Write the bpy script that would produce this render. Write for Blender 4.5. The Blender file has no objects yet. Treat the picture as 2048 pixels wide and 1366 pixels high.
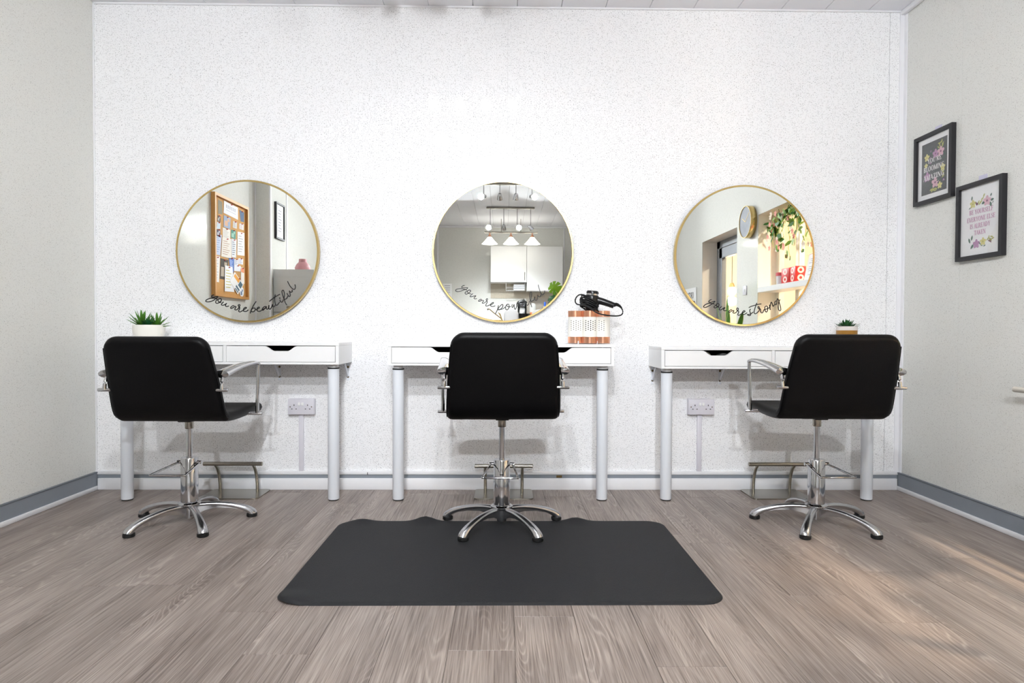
import bpy, bmesh, math, random
from mathutils import Vector, Matrix
random.seed(7)
PI = math.pi
scene = bpy.context.scene
C = scene.collection

# ------------------------------------------------------------------ camera
FPX, D, H = 1268.0, 3.6191, 0.9101
yaw, pitch, roll = math.radians(0.7839), math.radians(-1.0037), math.radians(0.2169)
fw = Vector((math.sin(yaw)*math.cos(pitch), math.cos(yaw)*math.cos(pitch), math.sin(pitch)))
rt = Vector((math.cos(yaw), -math.sin(yaw), 0)); up = rt.cross(fw)
r2 = math.cos(roll)*rt + math.sin(roll)*up
u2 = -math.sin(roll)*rt + math.cos(roll)*up
cd = bpy.data.cameras.new('camera'); cam = bpy.data.objects.new('camera', cd); C.objects.link(cam)
cam.matrix_world = Matrix(((r2.x, u2.x, -fw.x, 0.0), (r2.y, u2.y, -fw.y, -D), (r2.z, u2.z, -fw.z, H), (0, 0, 0, 1)))
cd.sensor_width = 36.0; cd.lens = 36.0*FPX/2048.0; cd.clip_start = 0.05
scene.camera = cam

# ------------------------------------------------------------------ world, exposure
world = bpy.data.worlds.new('world'); scene.world = world; world.use_nodes = True
world.node_tree.nodes['Background'].inputs[0].default_value = (0.9, 0.93, 1.0, 1)
world.node_tree.nodes['Background'].inputs[1].default_value = 0.4
vs = scene.view_settings
vs.view_transform = 'Standard'; vs.look = 'None'; vs.gamma = 1.0; vs.use_curve_mapping = False
vs.exposure = 1.67
scene.cycles.max_bounces = 9; scene.cycles.diffuse_bounces = 6; scene.cycles.glossy_bounces = 4; scene.cycles.transparent_max_bounces = 8
scene.cycles.caustics_reflective = False; scene.cycles.caustics_refractive = False
scene.cycles.use_light_tree = False; scene.cycles.use_adaptive_sampling = True; scene.cycles.adaptive_threshold = 0.03
scene.cycles.use_denoising = True; scene.cycles.sample_clamp_indirect = 6.0
SPOT_W = 20.0          # watts of one ceiling spot head
CORRIDOR_W = 85.0      # warm lamp of the corridor beyond the window

# ------------------------------------------------------------------ helpers
def lin(c):
    return tuple(((v/12.92) if v <= 0.04045 else ((v+0.055)/1.055)**2.4) for v in c)
MATS = {}
def nd(nt, t, **kw):
    n = nt.nodes.new(t)
    for k, v in kw.items(): setattr(n, k, v)
    return n
def mat(name, rgb=(.8, .8, .8), rough=.5, metal=0.0, noise=.04, scale=30.0, bump=0.0, spec=.5, coat=0.0, emit=None, es=0.0, trans=0.0, ior=1.45, stretch=(1, 1, 1)):
    if name in MATS: return MATS[name]
    m = bpy.data.materials.new(name); m.use_nodes = True; nt = m.node_tree
    b = nt.nodes['Principled BSDF']
    c = lin(rgb)
    tc = nd(nt, 'ShaderNodeTexCoord'); mp = nd(nt, 'ShaderNodeMapping'); mp.inputs['Scale'].default_value = stretch
    nt.links.new(tc.outputs['Object'], mp.inputs['Vector'])
    nz = nd(nt, 'ShaderNodeTexNoise'); nz.inputs['Scale'].default_value = scale; nz.inputs['Detail'].default_value = 1
    nt.links.new(mp.outputs[0], nz.inputs['Vector'])
    mr = nd(nt, 'ShaderNodeMapRange'); mr.inputs['To Min'].default_value = 1-noise; mr.inputs['To Max'].default_value = 1+noise
    nt.links.new(nz.outputs['Fac'], mr.inputs['Value'])
    mx = nd(nt, 'ShaderNodeVectorMath', operation='SCALE'); mx.inputs[0].default_value = c
    nt.links.new(mr.outputs[0], mx.inputs['Scale']); nt.links.new(mx.outputs[0], b.inputs['Base Color'])
    b.inputs['Roughness'].default_value = rough; b.inputs['Metallic'].default_value = metal
    b.inputs['Specular IOR Level'].default_value = spec; b.inputs['Coat Weight'].default_value = coat
    b.inputs['Transmission Weight'].default_value = trans; b.inputs['IOR'].default_value = ior
    if emit:
        b.inputs['Emission Color'].default_value = (*lin(emit), 1); b.inputs['Emission Strength'].default_value = es
    if bump:
        bp = nd(nt, 'ShaderNodeBump'); bp.inputs['Strength'].default_value = bump; bp.inputs['Distance'].default_value = .002
        nt.links.new(nz.outputs['Fac'], bp.inputs['Height']); nt.links.new(bp.outputs[0], b.inputs['Normal'])
    MATS[name] = m
    return m

def speckle_mat(name, rgb, dots, rough=.13):
    m = bpy.data.materials.new(name); m.use_nodes = True; nt = m.node_tree; b = nt.nodes['Principled BSDF']
    tc = nd(nt, 'ShaderNodeTexCoord'); s3 = nd(nt, 'ShaderNodeSeparateXYZ'); nt.links.new(tc.outputs['Object'], s3.inputs[0])
    su = nd(nt, 'ShaderNodeMath', operation='ADD'); nt.links.new(s3.outputs[0], su.inputs[0]); nt.links.new(s3.outputs[1], su.inputs[1])
    cv = nd(nt, 'ShaderNodeCombineXYZ'); nt.links.new(su.outputs[0], cv.inputs[0]); nt.links.new(s3.outputs[2], cv.inputs[1])
    def dotmask(scale, rad, keep, off):
        mp = nd(nt, 'ShaderNodeMapping'); mp.inputs['Location'].default_value = off
        nt.links.new(cv.outputs[0], mp.inputs['Vector'])
        v = nd(nt, 'ShaderNodeTexVoronoi', voronoi_dimensions='2D'); v.inputs['Scale'].default_value = scale
        nt.links.new(mp.outputs[0], v.inputs['Vector'])
        lt = nd(nt, 'ShaderNodeMath', operation='LESS_THAN'); lt.inputs[1].default_value = rad
        nt.links.new(v.outputs['Distance'], lt.inputs[0])
        sp = nd(nt, 'ShaderNodeSeparateColor'); nt.links.new(v.outputs['Color'], sp.inputs[0])
        gt = nd(nt, 'ShaderNodeMath', operation='LESS_THAN'); gt.inputs[1].default_value = keep
        nt.links.new(sp.outputs[0], gt.inputs[0])
        mu = nd(nt, 'ShaderNodeMath', operation='MULTIPLY')
        nt.links.new(lt.outputs[0], mu.inputs[0]); nt.links.new(gt.outputs[0], mu.inputs[1])
        return mu
    prev = None
    for (scale, rad, keep, col, f, off) in dots:
        mk = dotmask(scale, rad, keep, off)
        fm = nd(nt, 'ShaderNodeMath', operation='MULTIPLY'); fm.inputs[1].default_value = f
        nt.links.new(mk.outputs[0], fm.inputs[0])
        mx = nd(nt, 'ShaderNodeMix', data_type='RGBA'); mx.inputs[7].default_value = (*lin(col), 1)
        if prev is None: mx.inputs[6].default_value = (*lin(rgb), 1)
        else: nt.links.new(prev, mx.inputs[6])
        nt.links.new(fm.outputs[0], mx.inputs[0]); prev = mx.outputs[2]
    nt.links.new(prev, b.inputs['Base Color'])
    b.inputs['Roughness'].default_value = rough; b.inputs['Specular IOR Level'].default_value = .25
    MATS[name] = m
    return m

def wood_floor_mat():
    m = bpy.data.materials.new('oak_laminate'); m.use_nodes = True; nt = m.node_tree; b = nt.nodes['Principled BSDF']
    L = nt.links.new
    tc = nd(nt, 'ShaderNodeTexCoord'); oi = nd(nt, 'ShaderNodeObjectInfo')
    rv = nd(nt, 'ShaderNodeCombineXYZ')
    for i, k in enumerate((17.3, 31.0, 0.0)):
        mu = nd(nt, 'ShaderNodeMath', operation='MULTIPLY'); mu.inputs[1].default_value = k
        L(oi.outputs['Random'], mu.inputs[0]); L(mu.outputs[0], rv.inputs[i])
    add = nd(nt, 'ShaderNodeVectorMath', operation='ADD'); L(tc.outputs['Object'], add.inputs[0]); L(rv.outputs[0], add.inputs[1])
    def noise(sc, detail, src, rough=.5):
        mp = nd(nt, 'ShaderNodeMapping'); mp.inputs['Scale'].default_value = sc; L(src, mp.inputs['Vector'])
        n = nd(nt, 'ShaderNodeTexNoise', noise_dimensions='2D'); n.inputs['Scale'].default_value = 1; n.inputs['Detail'].default_value = detail; n.inputs['Roughness'].default_value = rough
        L(mp.outputs[0], n.inputs['Vector']); return n.outputs['Fac']
    def math1(op, a, bb):
        n = nd(nt, 'ShaderNodeMath', operation=op)
        for i, v in enumerate((a, bb)):
            if isinstance(v, (int, float)): n.inputs[i].default_value = v
            elif v is not None: L(v, n.inputs[i])
        return n.outputs[0]
    def rv_add(src):
        q = nd(nt, 'ShaderNodeVectorMath', operation='ADD'); q.inputs[1].default_value = (13.7, 5.1, 9.3); L(src, q.inputs[0]); return q.outputs[0]
    sx = nd(nt, 'ShaderNodeSeparateXYZ'); L(add.outputs[0], sx.inputs[0])
    low = noise((4.6, .50, 1), 2.0, add.outputs[0])
    ph = math1('ADD', math1('MULTIPLY', sx.outputs[0], 150.0), math1('MULTIPLY', low, 150.0))
    ring = math1('POWER', math1('ABSOLUTE', math1('SINE', ph, 0), 0), 9.0)      # contour lines of the warped field = cathedral grain
    msk = noise((6.0, .9, 1), 1.5, rv_add(add.outputs[0]))
    mm = nd(nt, 'ShaderNodeMapRange'); mm.inputs['From Min'].default_value = .42; mm.inputs['From Max'].default_value = .66; L(msk, mm.inputs['Value'])
    fib = noise((260, 5, 1), 3, add.outputs[0], .6)
    fib2 = noise((110, 1.6, 1), 3, add.outputs[0])
    blot = noise((9, 1.4, 1), 3, add.outputs[0])
    f = math1('ADD', math1('MULTIPLY', math1('MULTIPLY', ring, mm.outputs[0]), .15), math1('MULTIPLY', fib, .50))
    f = math1('ADD', f, math1('MULTIPLY', fib2, .30)); f = math1('ADD', f, math1('MULTIPLY', blot, .30))
    f = math1('ADD', f, math1('MULTIPLY', oi.outputs['Random'], .05))
    cr = nd(nt, 'ShaderNodeValToRGB'); L(f, cr.inputs[0])
    e = cr.color_ramp.elements
    e[0].position = .39; e[0].color = (*lin((.37, .325, .30)), 1)
    e[1].position = .79; e[1].color = (*lin((.665, .618, .586)), 1)
    k = cr.color_ramp.elements.new(.57); k.color = (*lin((.53, .483, .455)), 1)
    L(cr.outputs[0], b.inputs['Base Color'])
    b.inputs['Roughness'].default_value = .42
    bp = nd(nt, 'ShaderNodeBump'); bp.inputs['Strength'].default_value = .25; bp.inputs['Distance'].default_value = .0006
    L(fib, bp.inputs['Height']); L(bp.outputs[0], b.inputs['Normal'])
    MATS['oak'] = m
    return m

def pane_mat(name, f0=1.35):
    m = bpy.data.materials.new(name); m.use_nodes = True; nt = m.node_tree; nt.nodes.remove(nt.nodes['Principled BSDF'])
    lw = nd(nt, 'ShaderNodeLayerWeight'); lw.inputs[0].default_value = .5
    pw = nd(nt, 'ShaderNodeMath', operation='POWER'); pw.inputs[1].default_value = 5.0; nt.links.new(lw.outputs['Facing'], pw.inputs[0])
    fr = nd(nt, 'ShaderNodeMath', operation='MULTIPLY_ADD'); fr.inputs[1].default_value = .9; fr.inputs[2].default_value = .04; nt.links.new(pw.outputs[0], fr.inputs[0])
    tr = nd(nt, 'ShaderNodeBsdfTransparent'); gl = nd(nt, 'ShaderNodeBsdfGlossy'); gl.inputs['Roughness'].default_value = .02
    mx = nd(nt, 'ShaderNodeMixShader'); nt.links.new(fr.outputs[0], mx.inputs[0]); nt.links.new(tr.outputs[0], mx.inputs[1]); nt.links.new(gl.outputs[0], mx.inputs[2])
    nt.links.new(mx.outputs[0], nt.nodes['Material Output'].inputs[0]); MATS[name] = m
    return m
def smooth(me, ang=35):
    bm = bmesh.new(); bm.from_mesh(me)
    bmesh.ops.recalc_face_normals(bm, faces=bm.faces)
    a = math.radians(ang)
    for f in bm.faces: f.smooth = True
    for e in bm.edges:
        if len(e.link_faces) == 2 and e.calc_face_angle(0) > a: e.smooth = False
    bm.to_mesh(me); bm.free()
def obj(name, bm, m, parent=None, loc=None, kind=None, ang=35, label=None):
    me = bpy.data.meshes.new(name); bm.to_mesh(me); bm.free(); smooth(me, ang)
    me.materials.append(m)
    o = bpy.data.objects.new(name, me); C.objects.link(o)
    if loc: o.location = loc
    if parent: o.parent = parent
    if kind: o['kind'] = kind
    if label: o['label'] = label
    return o
def link_mesh(name, me, parent=None, loc=(0, 0, 0)):
    o = bpy.data.objects.new(name, me); C.objects.link(o); o.location = loc
    if parent: o.parent = parent
    return o
def thing(name, label, cat, loc=(0, 0, 0), rotz=0.0, group=None):
    o = bpy.data.objects.new(name, None); C.objects.link(o); o.empty_display_size = .05
    o.location = loc; o.rotation_euler = (0, 0, rotz); o['label'] = label; o['category'] = cat
    if group: o['group'] = group
    return o
def tag(o, label, cat, group=None):
    o['label'] = label; o['category'] = cat
    if group: o['group'] = group
    return o
def struct(name, bm, m, ang=35):
    return obj(name, bm, m, kind='structure', ang=ang)
def dup(root, loc, rotz, label, group=None):
    r = root.copy(); C.objects.link(r); r.location = loc; r.rotation_euler = (0, 0, rotz); r['label'] = label
    if group: r['group'] = group
    for ch in list(root.children):
        c = ch.copy(); C.objects.link(c); c.parent = r
        for g in ch.children:
            d = g.copy(); C.objects.link(d); d.parent = c
    return r
def B(): return bmesh.new()
def xf(bm, vs, M):
    for v in vs: v.co = M @ v.co
def box(bm, c, s, bev=0.0, seg=2, M=None):
    r = bmesh.ops.create_cube(bm, size=1.0); vs = r['verts']
    for v in vs: v.co = Vector((v.co.x*s[0], v.co.y*s[1], v.co.z*s[2]))
    if bev > 0:
        es = list({e for v in vs for e in v.link_edges})
        g = bmesh.ops.bevel(bm, geom=es, offset=bev, segments=seg, profile=.5, affect='EDGES')
        vs = list({v for f in g['faces'] for v in f.verts} | {v for v in vs if v.is_valid})
    T = Matrix.Translation(Vector(c))
    if M is not None: T = T @ M.to_4x4()
    xf(bm, vs, T)
    return bm
def bx(bm, x0, x1, y0, y1, z0, z1, bev=0.0, seg=1):
    return box(bm, ((x0+x1)/2, (y0+y1)/2, (z0+z1)/2), (abs(x1-x0), abs(y1-y0), abs(z1-z0)), bev, seg)
def frame_axes(t, hint=None):
    t = t.normalized()
    h = hint or (Vector((0, 0, 1)) if abs(t.z) < .95 else Vector((0, 1, 0)))
    a = h.cross(t).normalized(); return a, t.cross(a).normalized()
def tube(bm, pts, r, n=10, closed=False, caps=True, rs=None, flat=1.0, hint=None):
    pts = [Vector(p) for p in pts]; N = len(pts); rings = []
    for i, p in enumerate(pts):
        if closed: t = pts[(i+1) % N]-pts[i-1]
        else: t = pts[min(i+1, N-1)]-pts[max(i-1, 0)]
        a, b = frame_axes(t, hint); rr = rs[i] if rs else r
        if isinstance(rr, tuple): ra, rb = rr
        else: ra, rb = rr, rr*flat
        rings.append([bm.verts.new(p+a*ra*math.cos(2*PI*k/n)+b*rb*math.sin(2*PI*k/n)) for k in range(n)])
    for i in range(N if closed else N-1):
        A, Bq = rings[i], rings[(i+1) % N]
        for k in range(n): bm.faces.new((A[k], A[(k+1) % n], Bq[(k+1) % n], Bq[k]))
    if not closed and caps:
        bm.faces.new(rings[0][::-1]); bm.faces.new(rings[-1])
    return bm
def cyl(bm, p0, p1, r, r1=None, n=24):
    return tube(bm, [p0, p1], r, n, rs=[r, r if r1 is None else r1])
def lathe(bm, prof, n=32, c=(0, 0, 0), M=None, rfun=None):
    rings = []; c = Vector(c); M = M or Matrix.Identity(3)
    for (r, z) in prof:
        if r < 1e-6: rings.append([bm.verts.new(c+M @ Vector((0, 0, z)))])
        else:
            rings.append([bm.verts.new(c+M @ Vector((r*(rfun(2*PI*k/n, z) if rfun else 1)*math.cos(2*PI*k/n), r*(rfun(2*PI*k/n, z) if rfun else 1)*math.sin(2*PI*k/n), z))) for k in range(n)])
    for A, Q in zip(rings[:-1], rings[1:]):
        for k in range(n):
            k2 = (k+1) % n
            if len(A) == 1 and len(Q) == 1: continue
            if len(A) == 1: bm.faces.new((A[0], Q[k2], Q[k]))
            elif len(Q) == 1: bm.faces.new((A[k], A[k2], Q[0]))
            else: bm.faces.new((A[k], A[k2], Q[k2], Q[k]))
    return bm
def prism(bm, poly, d0, d1, M=None):
    """poly in local (x,z), extruded along y from d0 to d1"""
    M = M or Matrix.Identity(4)
    a = [bm.verts.new(M @ Vector((p[0], d0, p[1]))) for p in poly]
    b = [bm.verts.new(M @ Vector((p[0], d1, p[1]))) for p in poly]
    n = len(poly)
    bm.faces.new(a); bm.faces.new(b[::-1])
    for k in range(n): bm.faces.new((a[k], b[k], b[(k+1) % n], a[(k+1) % n]))
    return bm
def catmull(pts, k=6):
    P = [Vector(p) for p in pts]; out = []
    for i in range(len(P)-1):
        p0, p1, p2, p3 = P[max(i-1, 0)], P[i], P[i+1], P[min(i+2, len(P)-1)]
        for j in range(k):
            t = j/k
            out.append(.5*((2*p1)+(p2-p0)*t+(2*p0-5*p1+4*p2-p3)*t*t+(3*p1-p0-3*p2+p3)*t**3))
    out.append(P[-1]); return out
def ribbon(bm, pts2, w, y, th=.0006):
    """flat stroke with rounded ends in the x-z plane at depth y (facing -y)"""
    P = [Vector((p[0], 0, p[1])) for p in pts2]; N = len(P); Ls, Rs = [], []
    for i, p in enumerate(P):
        t = (P[min(i+1, N-1)]-P[max(i-1, 0)])
        if t.length < 1e-9: t = Vector((1, 0, 0))
        t.normalize(); nrm = Vector((-t.z, 0, t.x)); ww = w[i] if isinstance(w, (list, tuple)) else w
        if N > 2 and i in (0, N-1) and not isinstance(w, (list, tuple)): ww = w*.55
        Ls.append(p+nrm*ww/2); Rs.append(p-nrm*ww/2)
    def row(y): return [[bm.verts.new((q.x, y, q.z)) for q in S] for S in (Ls, Rs)]
    f, bk = row(y-th), row(y)
    for i in range(N-1):
        bm.faces.new((f[0][i], f[0][i+1], f[1][i+1], f[1][i]))
        bm.faces.new((f[0][i], bk[0][i], bk[0][i+1], f[0][i+1]))
        bm.faces.new((f[1][i], f[1][i+1], bk[1][i+1], bk[1][i]))
    return bm
def rrect(w, h, r, n=6):
    pts = []
    for cx, cy, a0 in ((w/2-r, h/2-r, 0), (-w/2+r, h/2-r, 90), (-w/2+r, -h/2+r, 180), (w/2-r, -h/2+r, 270)):
        for k in range(n+1):
            a = math.radians(a0+90*k/n); pts.append((cx+r*math.cos(a), cy+r*math.sin(a)))
    return pts
def panel_grid(W, Hh, rad, T, edge, nu, nv, fmap, bm=None, v0=None, v1=None, ends=(True, True)):
    """rounded-rectangle pad: grid (u across, v along) with soft edges, mapped by fmap(u, v, n)"""
    bm = bm or B()
    v0 = -Hh/2 if v0 is None else v0; v1 = Hh/2 if v1 is None else v1
    def hw(v):
        d = Hh/2-abs(v)
        if d >= rad: return W/2
        d = max(d, 0); return W/2-rad+math.sqrt(max(rad*rad-(rad-d)**2, 0))
    def spacing(n, e0, e1):
        out = []
        for i in range(n+1):
            t = i/n
            if e0 and e1: s = .5-.5*math.cos(PI*t)
            elif e0: s = 1-math.cos(PI/2*t)
            elif e1: s = math.sin(PI/2*t)
            else: s = t
            out.append(.6*s+.4*t if not (e0 or e1) else .75*s+.25*t)
        return out
    vv = [v0+(v1-v0)*s for s in spacing(nv, *ends)]
    uu = [2*s-1 for s in spacing(nu, True, True)]
    grids = []
    for side in (1, -1):
        g = []
        for v in vv:
            row = []
            for s in uu:
                w = hw(v); u = w*s
                # distance to the outline
                dx = W/2-abs(u); dy = Hh/2-abs(v)
                if dx < rad and dy < rad: d = rad-math.hypot(rad-dx, rad-dy)
                else: d = min(dx, dy)
                q = min(max(d/edge, 0), 1); n = T*math.sqrt(max(1-(1-q)**2, 0))
                row.append((u, v, side*n))
            g.append(row)
        grids.append(g)
    V = []
    for g in grids: V.append([[bm.verts.new(fmap(*p)) for p in row] for row in g])
    nvv, nuu = len(vv), len(uu)
    for s in (0, 1):
        for i in range(nvv-1):
            for j in range(nuu-1):
                q = (V[s][i][j], V[s][i][j+1], V[s][i+1][j+1], V[s][i+1][j])
                bm.faces.new(q if s == 0 else q[::-1])
    for i in range(nvv-1):
        for j in (0, nuu-1):
            bm.faces.new((V[0][i][j], V[0][i+1][j], V[1][i+1][j], V[1][i][j]))
    for i in (0, nvv-1):
        for j in range(nuu-1):
            bm.faces.new((V[0][i][j], V[1][i][j], V[1][i][j+1], V[0][i][j+1]))
    bmesh.ops.remove_doubles(bm, verts=bm.verts, dist=1e-5)
    return bm

# ------------------------------------------------------------------ materials
DOTS = [(160, .20, .42, (.56, .55, .55), .75, (0, 0, 0)), (95, .15, .16, (.40, .39, .40), .8, (3.1, 1.7, 2.3))]
WALLM = speckle_mat('speckled_white_cladding', (.945, .945, .95), DOTS, .085)
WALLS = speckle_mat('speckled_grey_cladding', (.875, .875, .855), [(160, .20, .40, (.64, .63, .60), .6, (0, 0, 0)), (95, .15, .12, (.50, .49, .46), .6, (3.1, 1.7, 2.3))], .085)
OAK = wood_floor_mat()
WHITE = mat('white_lacquer', (.94, .94, .94), .32, noise=.01)
WHITEP = mat('white_plastic_trim', (.92, .92, .93), .35, noise=.015)
WHITEL = mat('white_powder_coat', (.90, .915, .94), .38, noise=.01)
GREY = mat('blue_grey_skirting', (.53, .555, .585), .45, noise=.03)
CEILM = mat('ceiling_board_white', (.935, .935, .955), .55, noise=.02, scale=6)
LEATHER = mat('black_leatherette', (.03, .028, .033), .46, noise=.12, scale=260, bump=.25, spec=.20)
CHROME = mat('polished_chrome', (.78, .78, .79), .08, metal=1, noise=.02)
ALU = mat('polished_aluminium', (.76, .76, .77), .22, metal=1, noise=.05, scale=60)
STEEL = mat('brushed_steel', (.66, .64, .60), .27, metal=1, noise=.10, scale=40, stretch=(1, 12, 12))
BLACKR = mat('black_rubber', (.06, .06, .06), .55)
BLACKP = mat('black_gloss_plastic', (.05, .05, .055), .28, noise=.05)
BLACKF = mat('black_painted_wood', (.13, .125, .14), .45, noise=.10, scale=50)
MATM = mat('charcoal_mat_foam', (.142, .142, .149), .65, noise=.10, scale=420, bump=.5, spec=.3)
BRASS = mat('brushed_brass', (.80, .70, .47), .25, metal=1, noise=.05)
COPPER = mat('rose_copper', (.90, .66, .54), .28, metal=1, noise=.05, stretch=(1, 1, .1))
CREAM = mat('cream_ceramic', (.94, .93, .90), .35, noise=.01)
MIRROR = mat('mirror_glass', (.955, .965, .955), .0, metal=1, noise=0.0)
INK = mat('black_vinyl_lettering', (.06, .06, .06), .5)
SOCK = mat('white_socket_plastic', (.85, .84, .87), .35)
DARK = mat('dark_void', (.02, .02, .02), .7)
SCREW = mat('bronze_screw', (.45, .38, .25), .35, metal=1)
LEAFG = mat('succulent_green', (.30, .50, .16), .5, noise=.25, scale=60)
LEAFD = mat('deep_leaf_green', (.13, .36, .20), .5, noise=.25, scale=60)
LEAFK = mat('dark_glossy_leaf', (.16, .34, .17), .35, noise=.25, scale=70)
GOLDP = mat('ochre_glaze', (.62, .44, .16), .4, noise=.10)
PAPER = mat('white_paper', (.95, .95, .95), .8, noise=.01)
LILAC = mat('lilac_adhesive_strip', (.80, .79, .86), .6)

# ------------------------------------------------------------------ room shell
XL, XR, ZC, YB = -2.308, 2.286, 2.741, -7.65
XJ = -2.178          # left wall steps in beyond y = -2.387
YJ = -2.387
WD = .22             # depth of the window and door reveals in the right wall
WIN = (-2.13, -.985, .70, 1.955)    # y0, y1, z0, z1 of the window opening
DOR = (-3.73, -2.645, 0.0, 1.93)

# floor: slab plus single planks
fl = struct('floor', bx(B(), XL-.3, XR+.25, YB-.1, .1, -.06, -.0075), mat('floor_underlay', (.22, .17, .14), .7))
PW, PL, PX = .191, 1.285, .0365
known = {.131: -1.618, .518: -1.921, .913: -.923, -.623: -1.849, -.851: -1.581, -1.424: -1.371, -1.07: -.986, -1.973: -.682, 1.097: -1.459, 1.485: -1.247, 1.289: -1.666, 2.029: -.633}
kj = {math.floor((x-PX)/PW): y for x, y in known.items()}
pcache = {}
def plank_mesh(w, l):
    key = (round(w, 3), round(l, 3))
    if key not in pcache:
        bm = B(); g = .0005; c = .0007
        x, y = w/2-g, l/2-g
        top = [bm.verts.new(p) for p in ((-x+c, -y+c, 0), (x-c, -y+c, 0), (x-c, y-c, 0), (-x+c, y-c, 0))]
        mid = [bm.verts.new(p) for p in ((-x, -y, -c), (x, -y, -c), (x, y, -c), (-x, y, -c))]
        bot = [bm.verts.new(p) for p in ((-x, -y, -.0075), (x, -y, -.0075), (x, y, -.0075), (-x, y, -.0075))]
        bm.faces.new(top); bm.faces.new(bot[::-1])
        for A, Q in ((top, mid), (mid, bot)):
            for k in range(4): bm.faces.new((A[k], Q[k], Q[(k+1) % 4], A[(k+1) % 4]))
        bmesh.ops.recalc_face_normals(bm, faces=bm.faces)
        me = bpy.data.meshes.new('plank'); bm.to_mesh(me); bm.free(); me.materials.append(OAK); pcache[key] = me
    return pcache[key]
k0 = math.floor((XL-PX)/PW); k1 = math.floor((XR-PX)/PW)
for k in range(k0, k1+1):
    xa, xb = max(PX+k*PW, XL), min(PX+(k+1)*PW, XR)
    j = kj.get(k, -random.random()*PL)
    ys = [j+i*PL for i in range(-8, 8)]
    cuts = [0.0]+sorted([y for y in ys if YB+.05 < y < -.05], reverse=True)+[YB]
    for a, b in zip(cuts[:-1], cuts[1:]):
        link_mesh('plank', plank_mesh(xb-xa, a-b), fl, ((xa+xb)/2, (a+b)/2, 0))

# ceiling: slab plus boards running away from the wall
ce = struct('ceiling', bx(B(), XL-.3, XR+.25, YB-.1, .1, ZC+.012, ZC+.1), mat('ceiling_void', (.45, .45, .46), .7))
bw = .25; n = 0
x = XL-.12
while x < XR:
    a, b = max(x, XL), min(x+bw, XR)
    bm = bx(B(), a+.0012, b-.0012, YB, 0, ZC, ZC+.011, .0015)
    obj('board', bm, CEILM, ce); x += bw

# back wall: cladding panels on a backing
wb = struct('wall_back', bx(B(), XL-.1, XR+.1, .006, .12, -.06, ZC+.1), mat('cladding_backing', (.6, .6, .6), .8))
for a, b in ((XL, -1.16), (-1.16, .02), (.02, 1.1), (1.1, 2.199), (2.201, XR)):
    obj('panel', bx(B(), a+.0002, b-.0002, 0, .006, 0, ZC), WALLM, wb)
# left wall with its step
wl = struct('wall_left', bx(B(), XL-.12, XL-.006, YJ-.1, .12, -.06, ZC+.1), MATS['cladding_backing'])
bx_ = bx(B(), XL-.006, XL, YJ, 0, 0, ZC); obj('panel', bx_, WALLS, wl)
wl2 = struct('wall_left_return', bx(B(), XL-.12, XJ-.006, YB-.1, YJ-.006, -.06, ZC+.1), MATS['cladding_backing'])
obj('panel', bx(B(), XL, XJ, YJ-.006, YJ, 0, ZC), WALLS, wl2)
for a, b in ((YJ, -2.85), (-2.85, -4.1), (-4.1, -5.4), (-5.4, YB)):
    obj('panel', bx(B(), XJ-.006, XJ, b+.0005, a-.0005, 0, ZC), WALLS, wl2)
# right wall with window and door openings
bm = B(); X0, X1 = XR+.006, XR+WD
for (y0, y1, z0, z1) in ((WIN[1], .12, -.06, ZC+.1), (WIN[0], WIN[1], -.06, WIN[2]), (WIN[0], WIN[1], WIN[3], ZC+.1),
                         (DOR[1], WIN[0], -.06, ZC+.1), (DOR[0], DOR[1], DOR[3], ZC+.1), (YB-.1, DOR[0], -.06, ZC+.1)):
    bx(bm, X0, X1, y0, y1, z0, z1)
REVEAL = mat('warm_white_reveal_paint', (.93, .90, .86), .5, noise=.02)
wr = struct('wall_right', bm, REVEAL)
for (y0, y1, z0, z1) in ((-.4625, 0, 0, ZC), (WIN[1], -.4635, 0, ZC), (WIN[0], WIN[1], 0, WIN[2]), (WIN[0], WIN[1], WIN[3], ZC),
                         (DOR[1], WIN[0], 0, ZC), (DOR[0], DOR[1], DOR[3], ZC), (-5.2, DOR[0], 0, ZC), (YB, -5.201, 0, ZC)):
    obj('panel', bx(B(), XR, XR+.006, y0, y1, z0, z1), WALLS, wr)
# far end wall
we = struct('wall_front', bx(B(), XL-.1, XR+.1, YB-.12, YB, -.06, ZC+.1), WALLS)

# skirtings and trims
def skirt(name, x, s, y0, y1):
    o = struct(name, bx(B(), x, x+s*.014, y0, y1, .02, .098, .002), GREY)
    obj('floor_bead', bx(B(), x, x+s*.022, y0, y1, .0, .024, .004, 2), WHITEP, o)
    obj('top_lip', bx(B(), x, x+s*.017, y0, y1, .096, .102, .001), mat('dark_grey_lip', (.40, .42, .45), .45), o)
    return o
skirt('baseboard_left', XL, 1, YJ, -.012)
skirt('baseboard_right', XR, -1, WIN[0]-.5, -.012)
skirt('baseboard_far_left', XJ, 1, YB, YJ)
skirt('baseboard_far_right', XR, -1, YB, DOR[0])
bb = struct('baseboard_back', bx(B(), XL+.018, XR-.018, -.020, 0, 0, .066, .003, 2), WHITEP)
obj('grey_strip', bx(B(), XL, XR, -.010, 0, .064, .088), GREY, bb)
obj('top_bead', bx(B(), XL, XR, -.016, 0, .086, .107, .004, 2), WHITEP, bb)
obj('screw_head', bx(B(), .306, .338, -.0125, -.009, .069, .082), SCREW, bb)
obj('joint_mark', bx(B(), -.772, -.768, -.0168, -.0155, .086, .1), mat('joint_dark', (.25, .25, .27), .6), bb)
bm = bx(B(), XR-.030, XR, -.006, 0, .09, ZC, .001); bx(bm, XR-.006, XR, -.030, -.006, .1, ZC, .001); struct('trim_1', bm, WHITEP)
bm = bx(B(), XL, XL+.008, -.008, 0, .09, ZC, .002, 2); struct('trim_2', bm, WHITEP)
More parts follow.
